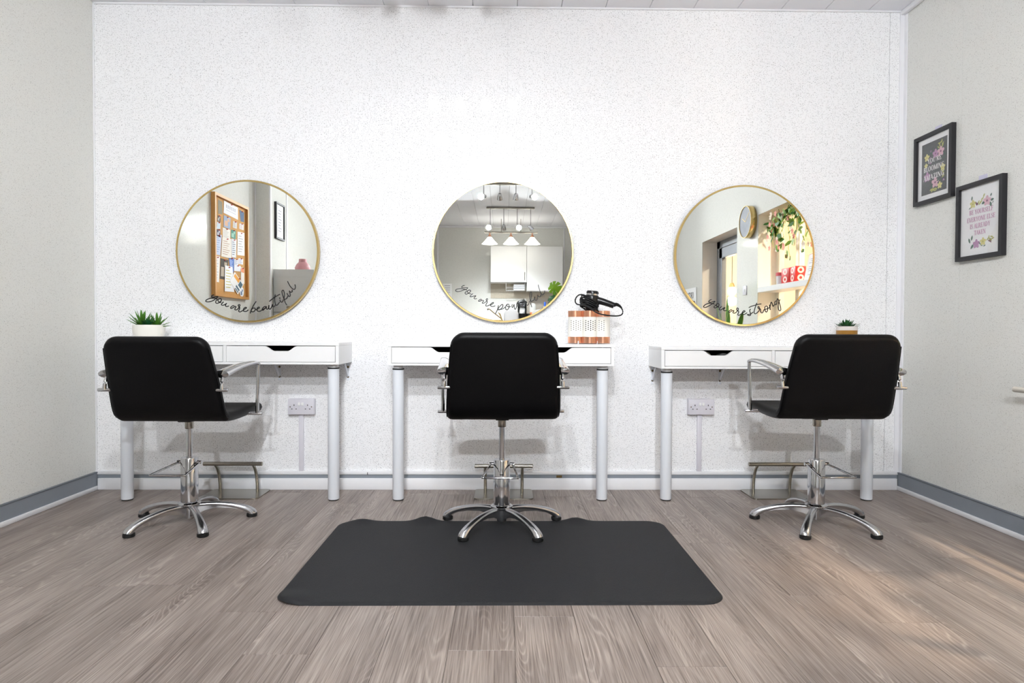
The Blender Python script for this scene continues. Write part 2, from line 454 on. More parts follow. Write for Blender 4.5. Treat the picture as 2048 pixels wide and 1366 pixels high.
struct('trim_3', bx(B(), XR-.028, XR, YB, 0, ZC-.028, ZC, .008, 3), WHITEP)
struct('trim_4', bx(B(), XL, XR-.028, -.008, 0, ZC-.012, ZC, .003, 2), WHITEP)
struct('trim_5', bx(B(), XL, XR-.028, YB, YB+.03, ZC-.03, ZC, .008, 3), WHITEP)
struct('trim_6', bx(B(), XJ-.002, XJ+.012, YJ-.02, YJ+.004, .1, ZC, .002), WHITEP)
struct('trim_7', bx(B(), XJ, XJ+.006, -2.865, -2.84, .1, ZC, .002), WHITEP)
struct('trim_8', bx(B(), -1.175, -1.145, YB, YB+.012, .0, ZC-.03, .003), WHITEP)
struct('trim_9', bx(B(), 1.055, 1.075, YB, YB+.012, .0, ZC-.03, .003), WHITEP)
struct('trim_10', bx(B(), XL, XL+.008, YJ-.001, YJ+.012, .1, ZC, .002), WHITEP)

# ------------------------------------------------------------------ shelves with drawers
def bracket_mesh():
    bm = B()
    bx(bm, -.008, .008, -.003, 0, -.105, 0, .001)          # wall leg
    bx(bm, -.008, .008, -.20, 0, -.003, 0, .001)           # shelf leg
    M = Matrix.Rotation(math.radians(-42), 3, 'X')
    box(bm, (0, -.043, -.043), (.007, .012, .105), .001, 1, Matrix.Rotation(math.radians(45), 3, 'X'))
    return bm
def drawer_front(x0, x1, z0, z1, cw=.170, cdp=.0255):
    c = (x0+x1)/2; top = []
    N = 10
    prof = []
    for k in range(N+1):
        t = k/N; s = t*t*(3-2*t); prof.append((c-cw/2+t*cw*.30, z1-cdp*s))
    for k in range(N+1):
        t = k/N; s = t*t*(3-2*t); prof.append((c+cw/2-cw*.30+t*cw*.30, z1-cdp*(1-s)))
    poly = [(x0, z0), (x1, z0), (x1, z1)]+prof[::-1]+[(x0, z1)]
    return prism(B(), poly, -.2905, -.2745)
def make_shelf(label):
    t = thing('drawer_shelf', label, 'shelf', (0, 0, 0), 0, 'wall shelves with two drawers')
    W, Hh, Dp = 1.19, .115, .29
    bm = B(); bx(bm, 0, W, -Dp, -.001, -.016, 0, .0012)
    obj('top_board', bm, WHITE, t)
    bm = B(); bx(bm, 0, .018, -Dp, -.001, -Hh, -.0165, .001); obj('side_panel', bm, WHITE, t)
    bm = B(); bx(bm, W-.018, W, -Dp, -.001, -Hh, -.0165, .001); obj('side_panel', bm, WHITE, t)
    bm = B(); bx(bm, W/2-.008, W/2+.008, -Dp, -.001, -Hh+.0125, -.0165, .001); obj('divider', bm, WHITE, t)
    bm = B(); bx(bm, .018, W-.018, -Dp, -.001, -Hh, -Hh+.012, .001); obj('bottom_board', bm, WHITE, t)
    bm = B(); bx(bm, .018, W-.018, -.008, -.003, -Hh+.012, -.0165); obj('back_board', bm, DARK, t)
    for a, b in ((.0202, W/2-.0102), (W/2+.0102, W-.0202)):
        d = obj('drawer', drawer_front(a, b, -Hh+.0142, -.0190), WHITE, t, ang=25)
        bm = B(); bx(bm, a+.004, b-.004, -.2745, -.012, -Hh+.013, -Hh+.018)
        for q in (a+.004, b-.010): bx(bm, q, q+.006, -.2745, -.012, -Hh+.013, -.045)
        obj('tray', bm, mat('drawer_inside', (.10, .10, .10), .7), d)
    for x in (.022, .41, .78, 1.168):
        b = obj('bracket', bracket_mesh(), WHITEL, t, (x, -.001, -Hh-.0002))
        for z in (-.028, -.084): obj('screw', lathe(B(), [(0, .004), (.004, .0035), (.006, .0015), (.0065, 0)], 12, (0, -.003, z), Matrix.Rotation(PI/2, 3, 'X')), SCREW, b)
    return t
SH = {'L': (-2.0506, .842), 'M': (-.6045, .8383), 'R': (.8327, .8256)}
sh0 = make_shelf('white two-drawer wall shelf under the mirror lettered beautiful')
sh0.location = (SH['L'][0], 0, SH['L'][1])
dup(sh0, (SH['M'][0], 0, SH['M'][1]), 0, 'white two-drawer wall shelf carrying the copper and cream hair tool caddy')
dup(sh0, (SH['R'][0], 0, SH['R'][1]), 0, 'white two-drawer wall shelf under the mirror lettered strong')
# round pots seen in the open drawer scoop of the right-hand shelf
for x, r, m_, lab in ((1.080, .036, mat('olive_grey_lid', (.52, .51, .44), .5), 'olive grey round lid seen through the left part of the drawer scoop'),
                  (1.128, .022, mat('taupe_lid', (.40, .36, .33), .5), 'small taupe round lid in the middle of the drawer scoop'),
                  (1.182, .032, mat('clear_jar_rim', (.62, .62, .62), .15, metal=.6), 'glossy round jar rim seen through the right part of the drawer scoop')):
    z = SH['R'][1]-.115+.0182+r
    bm = lathe(B(), [(0, -.03), (r*.96, -.03), (r, -.027), (r, .026), (r*.95, .03), (r*.80, .03), (r*.78, .026), (0, .026)], 28, (0, 0, 0), Matrix.Rotation(PI/2, 3, 'X'))
    o = obj('round_jar', bm, m_, None, (x, -.215, z)); tag(o, lab, 'jar', 'jars in the open drawer')

def make_leg(z, label):
    t = thing('shelf_leg', label, 'shelf leg', (0, 0, 0), 0, 'white tubular shelf legs')
    obj('tube', lathe(B(), [(0, .006), (.0285, .006), (.030, .009), (.030, z-.026), (.0285, z-.0245), (0, z-.0245)], 32), WHITEL, t)
    obj('foot_ring', lathe(B(), [(0, 0), (.026, 0), (.028, .002), (.028, .0062), (0, .0062)], 32), BLACKR, t)
    obj('collar_ring', lathe(B(), [(0, z-.0245), (.0305, z-.0245), (.031, z-.023), (.031, z-.019), (.030, z-.018), (0, z-.018)], 32), BLACKR, t)
    obj('inner_tube', lathe(B(), [(0, z-.018), (.026, z-.018), (.026, z-.0005), (0, z-.0005)], 32), WHITEP, t)
    return t
for key, x, lab in (('L', -2.000, 'white tubular leg under the left shelf beside the left wall'), ('L', -.905, 'white tubular leg under the left shelf beside the wall socket'),
                    ('M', -.560, 'white tubular leg at the left end of the middle shelf'), ('M', .532, 'white tubular leg at the right end of the middle shelf'),
                    ('R', .878, 'white tubular leg at the left end of the right shelf'), ('R', 1.968, 'white tubular leg under the right shelf near the right wall')):
    l = make_leg(SH[key][1]-.115, lab); l.location = (x, -.228, 0)

# ------------------------------------------------------------------ mirrors with lettering
STROKES = {"L":[[-1860,-2440,-1930,-2460,-2000,-2510,-2000,-2550,-1950,-2580,-1850,-2570,-1750,-2550,-1670,-2540,-1660,-2570,-1720,-2620,-1800,-2680,-1900,-2760,-2030,-2810,-2180,-2840,-2300,-2830,-2330,-2800,-2310,-2750,-2210,-2690,-2090,-2650,-1960,-2630,-1830,-2630,-1740,-2660,-1690,-2690],[-1670,-2690,-1740,-2760,-1780,-2850,-1750,-2910,-1690,-2920,-1590,-2890,-1510,-2830,-1460,-2750,-1470,-2680,-1520,-2660,-1600,-2680,-1650,-2750,-1620,-2810,-1560,-2860,-1470,-2880],[-1330,-2830,-1390,-2890,-1450,-2960,-1450,-3010,-1390,-3030,-1310,-3010,-1230,-2970,-1160,-2920,-1210,-2970,-1230,-3040,-1210,-3080,-1170,-3100,-1100,-3090,-1040,-3060],[-740,-3060,-810,-3050,-890,-3100,-940,-3150,-940,-3200,-890,-3200,-790,-3150,-720,-3100,-650,-3100,-670,-3170,-710,-3240,-690,-3280,-630,-3280,-560,-3250,-500,-3180,-450,-3090,-420,-3020,-460,-2990,-510,-3010,-520,-3050,-480,-3100,-440,-3150,-450,-3230,-490,-3320,-490,-3370,-430,-3400,-350,-3370,-270,-3320,-200,-3270,-120,-3220,-60,-3170,-80,-3140,-140,-3150,-210,-3210,-230,-3280,-220,-3350,-150,-3370,-50,-3360,10,-3310,50,-3280],[490,-2800,420,-2890,350,-3000,290,-3120,210,-3280,150,-3490],[190,-3350,240,-3240,330,-3180,420,-3190,430,-3250,400,-3330,320,-3390,240,-3380,190,-3350],[420,-3270,500,-3270,560,-3230,650,-3180,660,-3140,630,-3120,560,-3160,520,-3250,550,-3330,620,-3370,710,-3350,810,-3280,910,-3230,1010,-3160,1060,-3110,990,-3090,910,-3120,840,-3200,820,-3270,860,-3300,920,-3250,1010,-3160,1050,-3110,1050,-3160,1060,-3220,1100,-3240,1150,-3210,1190,-3130,1200,-3010,1190,-3110,1200,-3200,1240,-3240,1280,-3220,1330,-3150,1380,-3030,1390,-2960,1390,-3030,1410,-3080,1460,-3100,1510,-3070,1550,-3000],[1560,-2410,1530,-2520,1520,-2670,1530,-2820,1560,-2950,1600,-3010,1660,-3010,1740,-2910,1810,-2820],[1210,-2810,1340,-2700,1500,-2580,1660,-2480,1820,-2390],[1810,-2700,1830,-2770,1880,-2840,1940,-2830,1990,-2750,1990,-2690],[1780,-2620,1800,-2600,1820,-2620,1800,-2630,1780,-2620],[2200,-3010,2120,-2880,2060,-2710,1990,-2520,1940,-2340,1930,-2220,1980,-2170,2020,-2200,2060,-2340,2060,-2500,2040,-2660,2120,-2670,2190,-2630,2250,-2520,2290,-2480],[2200,-2330,2240,-2400,2290,-2480,2350,-2520,2390,-2470,2380,-2350,2340,-2200,2370,-2250,2450,-2280,2500,-2240,2490,-2140],[2240,-1660,2300,-1790,2400,-1960,2500,-2070,2580,-2120,2650,-2100,2680,-2000,2670,-1910,2650,-1840]],"M":[[-2150,-1910,-2240,-1930,-2310,-1980,-2320,-2030,-2250,-2050,-2150,-2050,-2050,-2040,-1980,-2050,-2020,-2100,-2100,-2140,-2240,-2180,-2370,-2230,-2500,-2260,-2620,-2250,-2660,-2200,-2620,-2140,-2500,-2110,-2350,-2100,-2220,-2120,-2090,-2150,-2030,-2190],[-2000,-2220,-2070,-2260,-2130,-2320,-2120,-2380,-2050,-2410,-1970,-2370,-1890,-2310,-1820,-2250,-1830,-2190,-1910,-2170,-1970,-2210,-2000,-2270,-1940,-2350,-1860,-2380,-1770,-2390],[-1680,-2370,-1760,-2430,-1840,-2500,-1840,-2550,-1770,-2550,-1670,-2520,-1580,-2500,-1520,-2490,-1570,-2550,-1620,-2610,-1610,-2660,-1540,-2670,-1460,-2650],[-1180,-2700,-1260,-2690,-1350,-2750,-1370,-2800,-1290,-2800,-1200,-2760,-1140,-2750,-1080,-2760,-1090,-2810,-1150,-2870,-1150,-2910,-1080,-2910,-1000,-2870,-910,-2790,-860,-2710,-860,-2660,-910,-2660,-940,-2710,-900,-2790,-870,-2840,-920,-2940,-960,-3020,-940,-3070,-850,-3060,-750,-3010,-650,-2990,-570,-2940,-520,-2890,-550,-2870,-620,-2900,-680,-2960,-690,-3040,-630,-3090,-530,-3090,-420,-3050],[-240,-3030,-260,-3130,-300,-3270,-360,-3400,-420,-3520],[-300,-3280,-200,-3130,-80,-3000,-10,-2980,10,-3050,-30,-3150,-110,-3230,-210,-3280,-260,-3270,-80,-3250,50,-3200,150,-3100],[310,-2960,230,-2980,170,-3080,160,-3200,200,-3270,280,-3260,350,-3160,360,-3050,330,-2970,260,-2970,220,-3020,250,-3080,350,-3110,470,-3090],[540,-2960,520,-3050,530,-3130,560,-3140,610,-3050,640,-2970,650,-3110,680,-3230,720,-3240,770,-3130,810,-3000,820,-2860,790,-3000,830,-3060,910,-3050,1010,-3010,1130,-2960,1140,-2920,1080,-2930,980,-2960,940,-3030,990,-3080,1090,-3050,1180,-2960,1220,-2880,1250,-2810,1240,-2730,1190,-2670,1150,-2700,1170,-2760,1260,-2780,1320,-2810,1310,-2910,1360,-3000,1410,-3010,1470,-2940,1500,-2780],[1640,-3130,1610,-3010,1570,-2850,1540,-2650,1530,-2450,1550,-2300,1600,-2270,1640,-2330,1630,-2510,1590,-2710,1570,-2800,1650,-2780,1740,-2730,1800,-2630,1810,-2530,1810,-2650,1850,-2730,1910,-2730,1950,-2640,1980,-2500,1980,-2420,2000,-2500,2070,-2540,2130,-2500,2140,-2410],[2000,-1850,2030,-2000,2100,-2200,2160,-2350,2220,-2410,2300,-2400,2350,-2300,2360,-2180]],"R":[[-1850,-2500,-1920,-2510,-2000,-2570,-2020,-2620,-1970,-2650,-1880,-2650,-1780,-2620,-1700,-2590,-1670,-2610,-1720,-2660,-1810,-2730,-1930,-2810,-2080,-2890,-2190,-2940,-2280,-2940,-2310,-2900,-2270,-2830,-2160,-2760,-2020,-2710,-1900,-2710,-1770,-2730,-1680,-2760],[-1570,-2810,-1640,-2830,-1710,-2890,-1710,-2950,-1650,-2970,-1570,-2940,-1480,-2880,-1430,-2800,-1460,-2740,-1530,-2730,-1590,-2780,-1580,-2840,-1520,-2900,-1420,-2940],[-1280,-2880,-1350,-2950,-1420,-3030,-1410,-3070,-1350,-3080,-1270,-3050,-1190,-2990,-1100,-2950,-1150,-3020,-1170,-3080,-1130,-3120,-1050,-3120,-1000,-3090],[-690,-3080,-760,-3070,-840,-3140,-880,-3200,-840,-3220,-760,-3180,-690,-3130,-590,-3120,-600,-3160,-640,-3210,-610,-3260,-540,-3260,-460,-3220,-390,-3140,-330,-3050,-340,-2990,-400,-2980,-430,-3030,-400,-3100,-320,-3160,-320,-3240,-360,-3320,-330,-3380,-260,-3370,-170,-3310,-60,-3240,30,-3180,50,-3150,0,-3120,-60,-3160,-110,-3240,-100,-3300,-50,-3330,30,-3330],[20,-3330,100,-3280,170,-3230],[380,-3030,330,-3070,320,-3150,350,-3220,370,-3310,360,-3380,290,-3400,230,-3370,180,-3340,270,-3330,390,-3300,470,-3230,520,-3200],[720,-2670,680,-2780,630,-2930,590,-3080,570,-3210,600,-3280,660,-3290,760,-3220,830,-3140,870,-3080,880,-2980,850,-2900,800,-2890,790,-2940,840,-3010,930,-3020,940,-3120,970,-3220,1020,-3240,1070,-3210,1120,-3090,1160,-3040,1230,-3040,1320,-3000,1340,-2930,1300,-2860,1240,-2860,1180,-2920,1190,-3030,1210,-3130,1260,-3190,1310,-3160,1340,-3070,1360,-3000,1440,-2930],[260,-2950,390,-2880,540,-2830,700,-2780,840,-2750,980,-2730],[1440,-2770,1450,-2850,1470,-2970,1490,-3070,1470,-2950,1500,-2790,1520,-2680,1550,-2630,1580,-2670,1620,-2780,1640,-2850,1680,-2850,1720,-2780,1740,-2740],[1840,-2550,1780,-2580,1750,-2640,1760,-2740,1810,-2780,1850,-2740,1870,-2640,1880,-2530,1900,-2430,1980,-2550,2010,-2680,2060,-2830,2090,-2980,2090,-3080,2040,-3120,1980,-3060,1950,-2940,1950,-2780,1970,-2630,2000,-2540,2060,-2480]]}
def make_mirror(key, cx, cz, label, w):
    t = thing('round_mirror', label, 'mirror', (cx, -.001, cz), 0, 'round brass-framed wall mirrors')
    Rx = Matrix.Rotation(PI/2, 3, 'X')       # local z axis -> -y
    obj('frame', lathe(B(), [(.384, .0), (.398, 0), (.400, .003), (.400, .031), (.3985, .034), (.3905, .034), (.389, .032), (.389, .030), (.384, .030), (.384, 0)], 128, M=Rx), BRASS, t)
    obj('backing', lathe(B(), [(0, .001), (.384, .001), (.384, .028), (0, .028)], 96, M=Rx), BLACKF, t)
    g = obj('mirror_glass', lathe(B(), [(0, .0285), (.389, .0285), (.389, .0325), (0, .0325)], 128, M=Rx), MIRROR, t)
    bm = B()
    for s in STROKES[key]:
        P = [(s[i]/1e4, s[i+1]/1e4, 0) for i in range(0, len(s), 2)]
        ribbon(bm, [(p.x, p.y) for p in catmull(P, 5)], w, -.0326)
    obj('lettering', bm, INK, g)
    return t
make_mirror('L', -1.438, 1.348, 'round brass-framed mirror lettered you are beautiful', .0054)
make_mirror('M', -.004, 1.354, 'round brass-framed mirror lettered you are powerful', .0040)
make_mirror('R', 1.367, 1.339, 'round brass-framed mirror lettered you are strong', .0050)

# ------------------------------------------------------------------ salon chairs
def chair_profile():
    # side profile of the shell, arc-length parametrised: (y, z) from the top of the back to the front of the seat
    P = [(-.2905, .888), (-.268, .826), (-.244, .76), (-.222, .70), (-.203, .645), (-.188, .60), (-.176, .567), (-.160, .543), (-.135, .529), (-.10, .524), (-.03, .521), (.06, .521), (.16, .523), (.25, .522), (.31, .516), (.345, .505)]
    Q = catmull([(p[0], p[1], 0) for p in P], 8)
    s = [0.0]
    for a, b in zip(Q[:-1], Q[1:]): s.append(s[-1]+(b-a).length)
    return Q, s
PQ, PS = chair_profile(); PLEN = PS[-1]
def prof_at(d):
    d = min(max(d, 0), PLEN)
    for i in range(len(PS)-1):
        if PS[i+1] >= d:
            t = (d-PS[i])/(PS[i+1]-PS[i]); p = PQ[i].lerp(PQ[i+1], t); tg = (PQ[min(i+2, len(PQ)-1)]-PQ[max(i-1, 0)]).normalized()
            return p, tg
    return PQ[-1], (PQ[-1]-PQ[-2]).normalized()
def shell_map(u, v, n):
    d = v+PLEN/2                      # 0 at the top of the back
    p, tg = prof_at(d)
    nrm = Vector((tg.y, -tg.x))       # outward (rear / underside)
    k = d/PLEN
    w = 1.0+.13*math.sin(min(k/.47, 1.0)*PI/2) if k < .47 else 1.13-.10*((k-.47)/.53)**1.5
    bow = .010*(1-(u/.22)**2) if k < .45 else 0
    y = p.x-nrm.x*(-n)*1.0; z = p.y+nrm.y*n
    y = p.x+nrm.x*n-bow*.0
    # hollow the back gently across its width
    if k < .5: y += -.012*(1-(u/.22)**2)*math.sin(PI*min(k/.5, 1))
    return Vector((u*w, y, z))
def arm_mesh(s):
    bm = B()
    x = s*.252
    path = catmull([(x-s*.004, -.225, .722), (x, -.20, .728), (x+s*.003, -.13, .740), (x+s*.008, -.04, .752), (x+s*.018, .05, .759), (x+s*.026, .10, .757), (x+s*.030, .118, .748)], 5)
    n = len(path); rs = []
    for i in range(n):
        t = i/(n-1)
        a = .026*(1-t)**.8+.0095; b = .0125*(1-t)+.0065
        if i == 0: a, b = .004, .002
        elif i == 1: a, b = .020, .010
        rs.append((a, b))
    tube(bm, path, 0, 14, rs=rs, hint=Vector((0, 0, 1)))
    return bm
CH = {}
def make_chair(base_angle, lever_angle, dz, label):
    t = thing('salon_chair', label, 'salon chair', (0, 0, 0), 0, 'black hydraulic salon chairs')
    W = .438; cut = PLEN*.455
    def zmap(u, v, n): p = shell_map(u, v, n); p.z += dz; return p
    obj('backrest', panel_grid(W, PLEN, .055, .023, .020, 26, 26, zmap, v0=-PLEN/2, v1=-PLEN/2+cut, ends=(True, False)), LEATHER, t, ang=60)
    obj('seat', panel_grid(W, PLEN, .055, .023, .020, 26, 26, zmap, v0=-PLEN/2+cut, v1=PLEN/2, ends=(False, True)), LEATHER, t, ang=60)
    # piping along the side edges of the backrest
    for s in (-1, 1):
        pts = [zmap(s*(W/2-.002), v, .012) for v in [(-PLEN/2+.05)+(cut-.05)*k/18 for k in range(19)]]
        obj('piping', tube(B(), pts, .0022, 6), LEATHER, t)
    obj('under_plate', bx(bx(B(), -.10, .10, -.07, .11, .495+dz, .506+dz, .003), -.03, .03, -.05, .09, .488+dz, .496+dz, .002), BLACKF, t)
    obj('collar', lathe(B(), [(0, .452+dz), (.0180, .452+dz), (.0190, .454+dz), (.0190, .4885+dz), (0, .4885+dz)], 28), STEEL, t)
    obj('piston', lathe(B(), [(0, .29), (.0132, .29), (.0132, .453+dz), (0, .453+dz)], 24), CHROME, t)
    cy = obj('cylinder', lathe(B(), [(0, .100), (.038, .100), (.038, .303), (.036, .3065), (.0115, .3075), (0, .3075)], 40), CHROME, t)
    obj('base_ring', lathe(B(), [(0, .082), (.046, .082), (.051, .086), (.051, .091), (.046, .0955), (.038, .0995), (0, .0995)], 40), CHROME, t)
    obj('lower_tube', lathe(B(), [(0, .020), (.0215, .020), (.0225, .022), (.0225, .0825), (0, .0825)], 32), ALU, t)
    # pump lever
    a = lever_angle; ux = Vector((math.cos(a), math.sin(a), 0)); vx = Vector((-math.sin(a), math.cos(a), 0))
    def P(o, s, z): return ux*o+vx*s+Vector((0, 0, z))
    lv = obj('pump_lever', tube(B(), catmull([P(.0, -.050, .283), P(.02, -.053, .281), P(.172, -.076, .264), P(.186, -.070, .262), P(.189, 0, .262), P(.186, .070, .262), P(.172, .076, .264), P(.02, .053, .281), P(.0, .050, .283)], 6), .0046, 10), CHROME, t)
    for s in (-1, 1):
        obj('pivot', tube(B(), [P(0, s*.034, .283), P(0, s*.058, .283)], .0075, 14), CHROME, lv)
    # five-star base
    for k in range(5):
        ang = base_angle+2*PI*k/5; dx = Vector((math.cos(ang), math.sin(ang), 0))
        pts = [dx*r+Vector((0, 0, z)) for r, z in ((.02, .078), (.06, .080), (.11, .078), (.16, .070), (.205, .058), (.24, .045), (.262, .032), (.272, .0215), (.2745, .0155))]
        rs = [(.017, .009), (.0165, .0095), (.016, .010), (.0165, .011), (.018, .0125), (.020, .0145), (.0215, .0165), (.0225, .0205), (.0225, .0225)]
        lg = obj('star_leg', tube(B(), catmull(pts, 3), 0, 14, rs=[tuple(rs[min(i//3, 8)][j]+(rs[min(i//3+1, 8)][j]-rs[min(i//3, 8)][j])*((i % 3)/3) for j in (0, 1)) for i in range((len(pts)-1)*3+1)], hint=Vector((0, 0, 1))), ALU, t, ang=50)
        # web under the leg
        bmw = B(); M = Matrix.Rotation(ang, 4, 'Z')
        poly = [(.022, .030), (.06, .048), (.11, .056), (.17, .052), (.22, .040), (.255, .022), (.255, .03), (.22, .05), (.17, .066), (.11, .074), (.022, .078)]
        prism(bmw, poly, -.004, .004, M); obj('web', bmw, ALU, lg)
        c = dx*.272
        obj('foot_pad', lathe(B(), [(0, 0), (.0215, 0), (.0245, .003), (.0245, .0145), (.022, .0165), (0, .0165)], 24, (c.x, c.y, 0)), BLACKR, lg)
    # armrests
    for s in (-1, 1):
        am = arm_mesh(s)
        for v in am.verts: v.co.z += dz
        ao = obj('armrest', am, CHROME, t, ang=50)
        def z3(p): return (p[0], p[1], p[2]+dz)
        obj('rear_post', tube(B(), catmull([z3((s*.254, -.229, .655)), z3((s*.253, -.222, .69)), z3((s*.252, -.205, .724))], 4), .008, 12), CHROME, ao)
        obj('front_post', tube(B(), catmull([z3((s*.278, .106, .512)), z3((s*.279, .108, .60)), z3((s*.281, .114, .70)), z3((s*.281, .116, .752))], 4), 0, 12, rs=[(.0085, .0105)]*13), CHROME, ao)
        obj('upper_stub', tube(B(), [z3((s*.228, -.222, .655)), z3((s*.278, -.229, .655)), z3((s*.281, -.229, .655))], 0, 16, rs=[.0078, .0078, .006]), CHROME, ao)
        obj('lower_stub', tube(B(), [z3((s*.185, .106, .510)), z3((s*.299, .106, .510)), z3((s*.302, .106, .510))], 0, 16, rs=[.0078, .0078, .006]), CHROME, ao)
    return t
R_ = math.radians
def seat_rot(base, ph): return base
c1 = make_chair(R_(19), R_(268), -.010, 'black leather salon chair in front of the mirror lettered beautiful'); c1.location = (-1.480, -.615, 0)
c2 = make_chair(R_(87), R_(266), .004, 'black leather salon chair standing on the charcoal floor mat'); c2.location = (-.005, -.695, .0085); c2.rotation_euler.z = R_(1.9)
c3 = make_chair(R_(21), R_(274), .010, 'black leather salon chair in front of the mirror lettered strong'); c3.location = (1.486, -.645, 0); c3.rotation_euler.z = R_(-2.2)

# ------------------------------------------------------------------ footrests
def make_footrest(x, label, w=.32, dz=0.0):
    t = thing('footrest', label, 'footrest', (x, -.125, 0), 0, 'steel footrests under the shelves')
    pl = [(p[0], p[1]) for p in rrect(w, .205, .02)]
    bm = B(); a = [bm.verts.new((p[0], p[1], .0005)) for p in pl]; b = [bm.verts.new((p[0], p[1], .0065)) for p in pl]
    bm.faces.new(a[::-1]); bm.faces.new(b)
    for k in range(len(pl)): bm.faces.new((a[k], a[(k+1) % len(pl)], b[(k+1) % len(pl)], b[k]))
    obj('base_plate', bm, STEEL, t)
    for s in (-1, 1):
        obj('upright', tube(B(), catmull([(s*.103, .047, .0065), (s*.103, .046, .05), (s*.103, .035, .10), (s*.103, .012, .145+dz*.8), (s*.103, -.018, .172+dz)], 5), .0085, 14), STEEL, t)
    obj('foot_bar', tube(B(), [(-w/2, -.028, .177+dz), (-w/2+.002, -.028, .177+dz), (w/2-.002, -.028, .177+dz), (w/2, -.028, .177+dz)], 0, 20, rs=[.0095, .0112, .0112, .0095]), STEEL, t)
    return t
make_footrest(-1.472, 'brushed steel footrest under the shelf with the white bowl planter')
make_footrest(.005, 'brushed steel footrest behind the middle salon chair', dz=-.011)
make_footrest(1.515, 'brushed steel footrest under the shelf with the ochre pot')

# ------------------------------------------------------------------ floor mat
def mat_map(u, v, n):
    x, y = u-.0045, v-1.0805
    T = .0085
    z = T*.5+n*.5 if n > 0 else 0.0
    edge = max(0, 1-abs(v-.457)/.10)
    for bx_c, hgt in ((-.365, .026), (.345, .020), (-.66, .012)):
        z += hgt*edge**2*math.exp(-((x-bx_c)/.05)**2)
    e2 = max(0, 1-math.hypot(u+.72, v+.43)/.09)
    z += .012*e2
    if n <= 0 and z > .001: z -= .001
    return Vector((x, y, max(z, 0)))
m_ = obj('floor_mat', panel_grid(1.523, .914, .085, .0085, .022, 70, 44, mat_map), MATM, ang=70)
tag(m_, 'charcoal anti-fatigue floor mat under the middle salon chair', 'floor mat')

# ------------------------------------------------------------------ sockets and trunking
def make_socket(x, z, label):
    t = thing('wall_socket', label, 'wall socket', (x, 0, z), 0, 'double wall sockets')
    obj('back_box', box(B(), (0, -.0145, 0), (.150, .029, .090), .004, 2), SOCK, t)
    fp = obj('face_plate', box(B(), (0, -.0325, 0), (.147, .007, .087), .003, 2), SOCK, t)
    bm = B()
    for s in (-1, 1):
        cx = s*.038
        bx(bm, cx-.002, cx+.002, -.0365, -.0355, .005, .014); bx(bm, cx-.0155, cx-.0085, -.0365, -.0355, -.014, -.010); bx(bm, cx+.0085, cx+.0155, -.0365, -.0355, -.014, -.010)
    obj('pin_hole', bm, DARK, fp)
    for s in (-1, 1):
        obj('rocker_switch', box(B(), (s*.009, -.0375, .016), (.013, .005, .017), .001, 1), WHITE, fp)
        obj('screw', lathe(B(), [(0, .0012), (.003, .001), (.0033, 0)], 12, (s*.060, -.036, 0), Matrix.Rotation(PI/2, 3, 'X')), SCREW, fp)
    return t
make_socket(-1.1405, .4745, 'white double wall socket below the left shelf')
make_socket(1.129, .478, 'white double wall socket below the right shelf')
for x, lab in ((-1.146, 'white cable trunking running down below the left wall socket'), (1.125, 'white cable trunking running down below the right wall socket')):
    tag(obj('cable_trunking', bx(B(), x-.013, x+.013, -.016, 0, .107, .430, .002, 2), SOCK), lab, 'cable trunking')

# ------------------------------------------------------------------ hair tool caddy and hairdryer on the middle shelf
ZM = SH['M'][1]
def lobed(r, centres, n=150):
    """outline of a union of discs, traced by radius from the middle"""
    pts = []
    for k in range(n):
        a = 2*PI*k/n; d = Vector((math.cos(a), math.sin(a))); best = 0
        for c in centres:
            c = Vector(c); b = d.dot(c); q = b*b-c.length_squared+r*r
            if q >= 0: best = max(best, b+math.sqrt(q))
        pts.append((d.x*best, d.y*best))
    return pts
def ring_solid(bm, outer, inner, z0, z1):
    n = len(outer); R = []
    for pts, z in ((outer, z0), (outer, z1), (inner, z1), (inner, z0)): R.append([bm.verts.new((p[0], p[1], z)) for p in pts])
    for i in range(4):
        A, Q = R[i], R[(i+1) % 4]
        for k in range(n): bm.faces.new((A[k], A[(k+1) % n], Q[(k+1) % n], Q[k]))
    return bm
cad = thing('hair_tool_caddy', 'copper and cream scalloped hair tool caddy with small round holes', 'caddy', (.468, -.165, ZM), 0)
cen = [(-.074, .012), (.0, -.020), (.074, .004), (-.037, .05), (.04, .05)]
o1 = lobed(.0405, cen); i1 = lobed(.0385, cen); o2 = lobed(.0400, cen)
obj('lower_band', ring_solid(B(), o1, i1, .004, .0385), COPPER, cad, ang=30)
obj('upper_band', ring_solid(B(), o1, i1, .1465, .1795), COPPER, cad, ang=30)
body = obj('body', ring_solid(B(), o2, i1, .0385, .1465), CREAM, cad, ang=30)
bm = B(); f = [bm.verts.new((p[0], p[1], .008)) for p in i1]; bm.faces.new(f); obj('floor_plate', bm, COPPER, cad)
def front_y(x, pts):
    best = 0
    for k in range(len(pts)):
        a, b = pts[k], pts[(k+1) % len(pts)]
        if min(a[0], b[0]) <= x <= max(a[0], b[0]) and abs(b[0]-a[0]) > 1e-9:
            y = a[1]+(b[1]-a[1])*(x-a[0])/(b[0]-a[0]); best = min(best, y)
    return best
bm = B(); col = 0
x = -.100
while x < .078:
    y = front_y(x, o2)
    nz = 6 if col % 2 == 0 else 5
    for j in range(nz):
        z = .100-(j-(nz-1)/2)*.0105+.0
        rr = .0024 if abs(x-.0) > .03 else .0031
        # outward normal of the outline here
        dy = (front_y(x+.002, o2)-front_y(x-.002, o2))/.004; nn = Vector((dy, -1, 0)).normalized()
        a, b = frame_axes(nn)
        c = Vector((x, y, z))+nn*.0004
        vs_ = [bm.verts.new(c+a*rr*math.cos(2*PI*q/8)+b*rr*math.sin(2*PI*q/8)) for q in range(8)]; bm.faces.new(vs_)
    x += .0125; col += 1
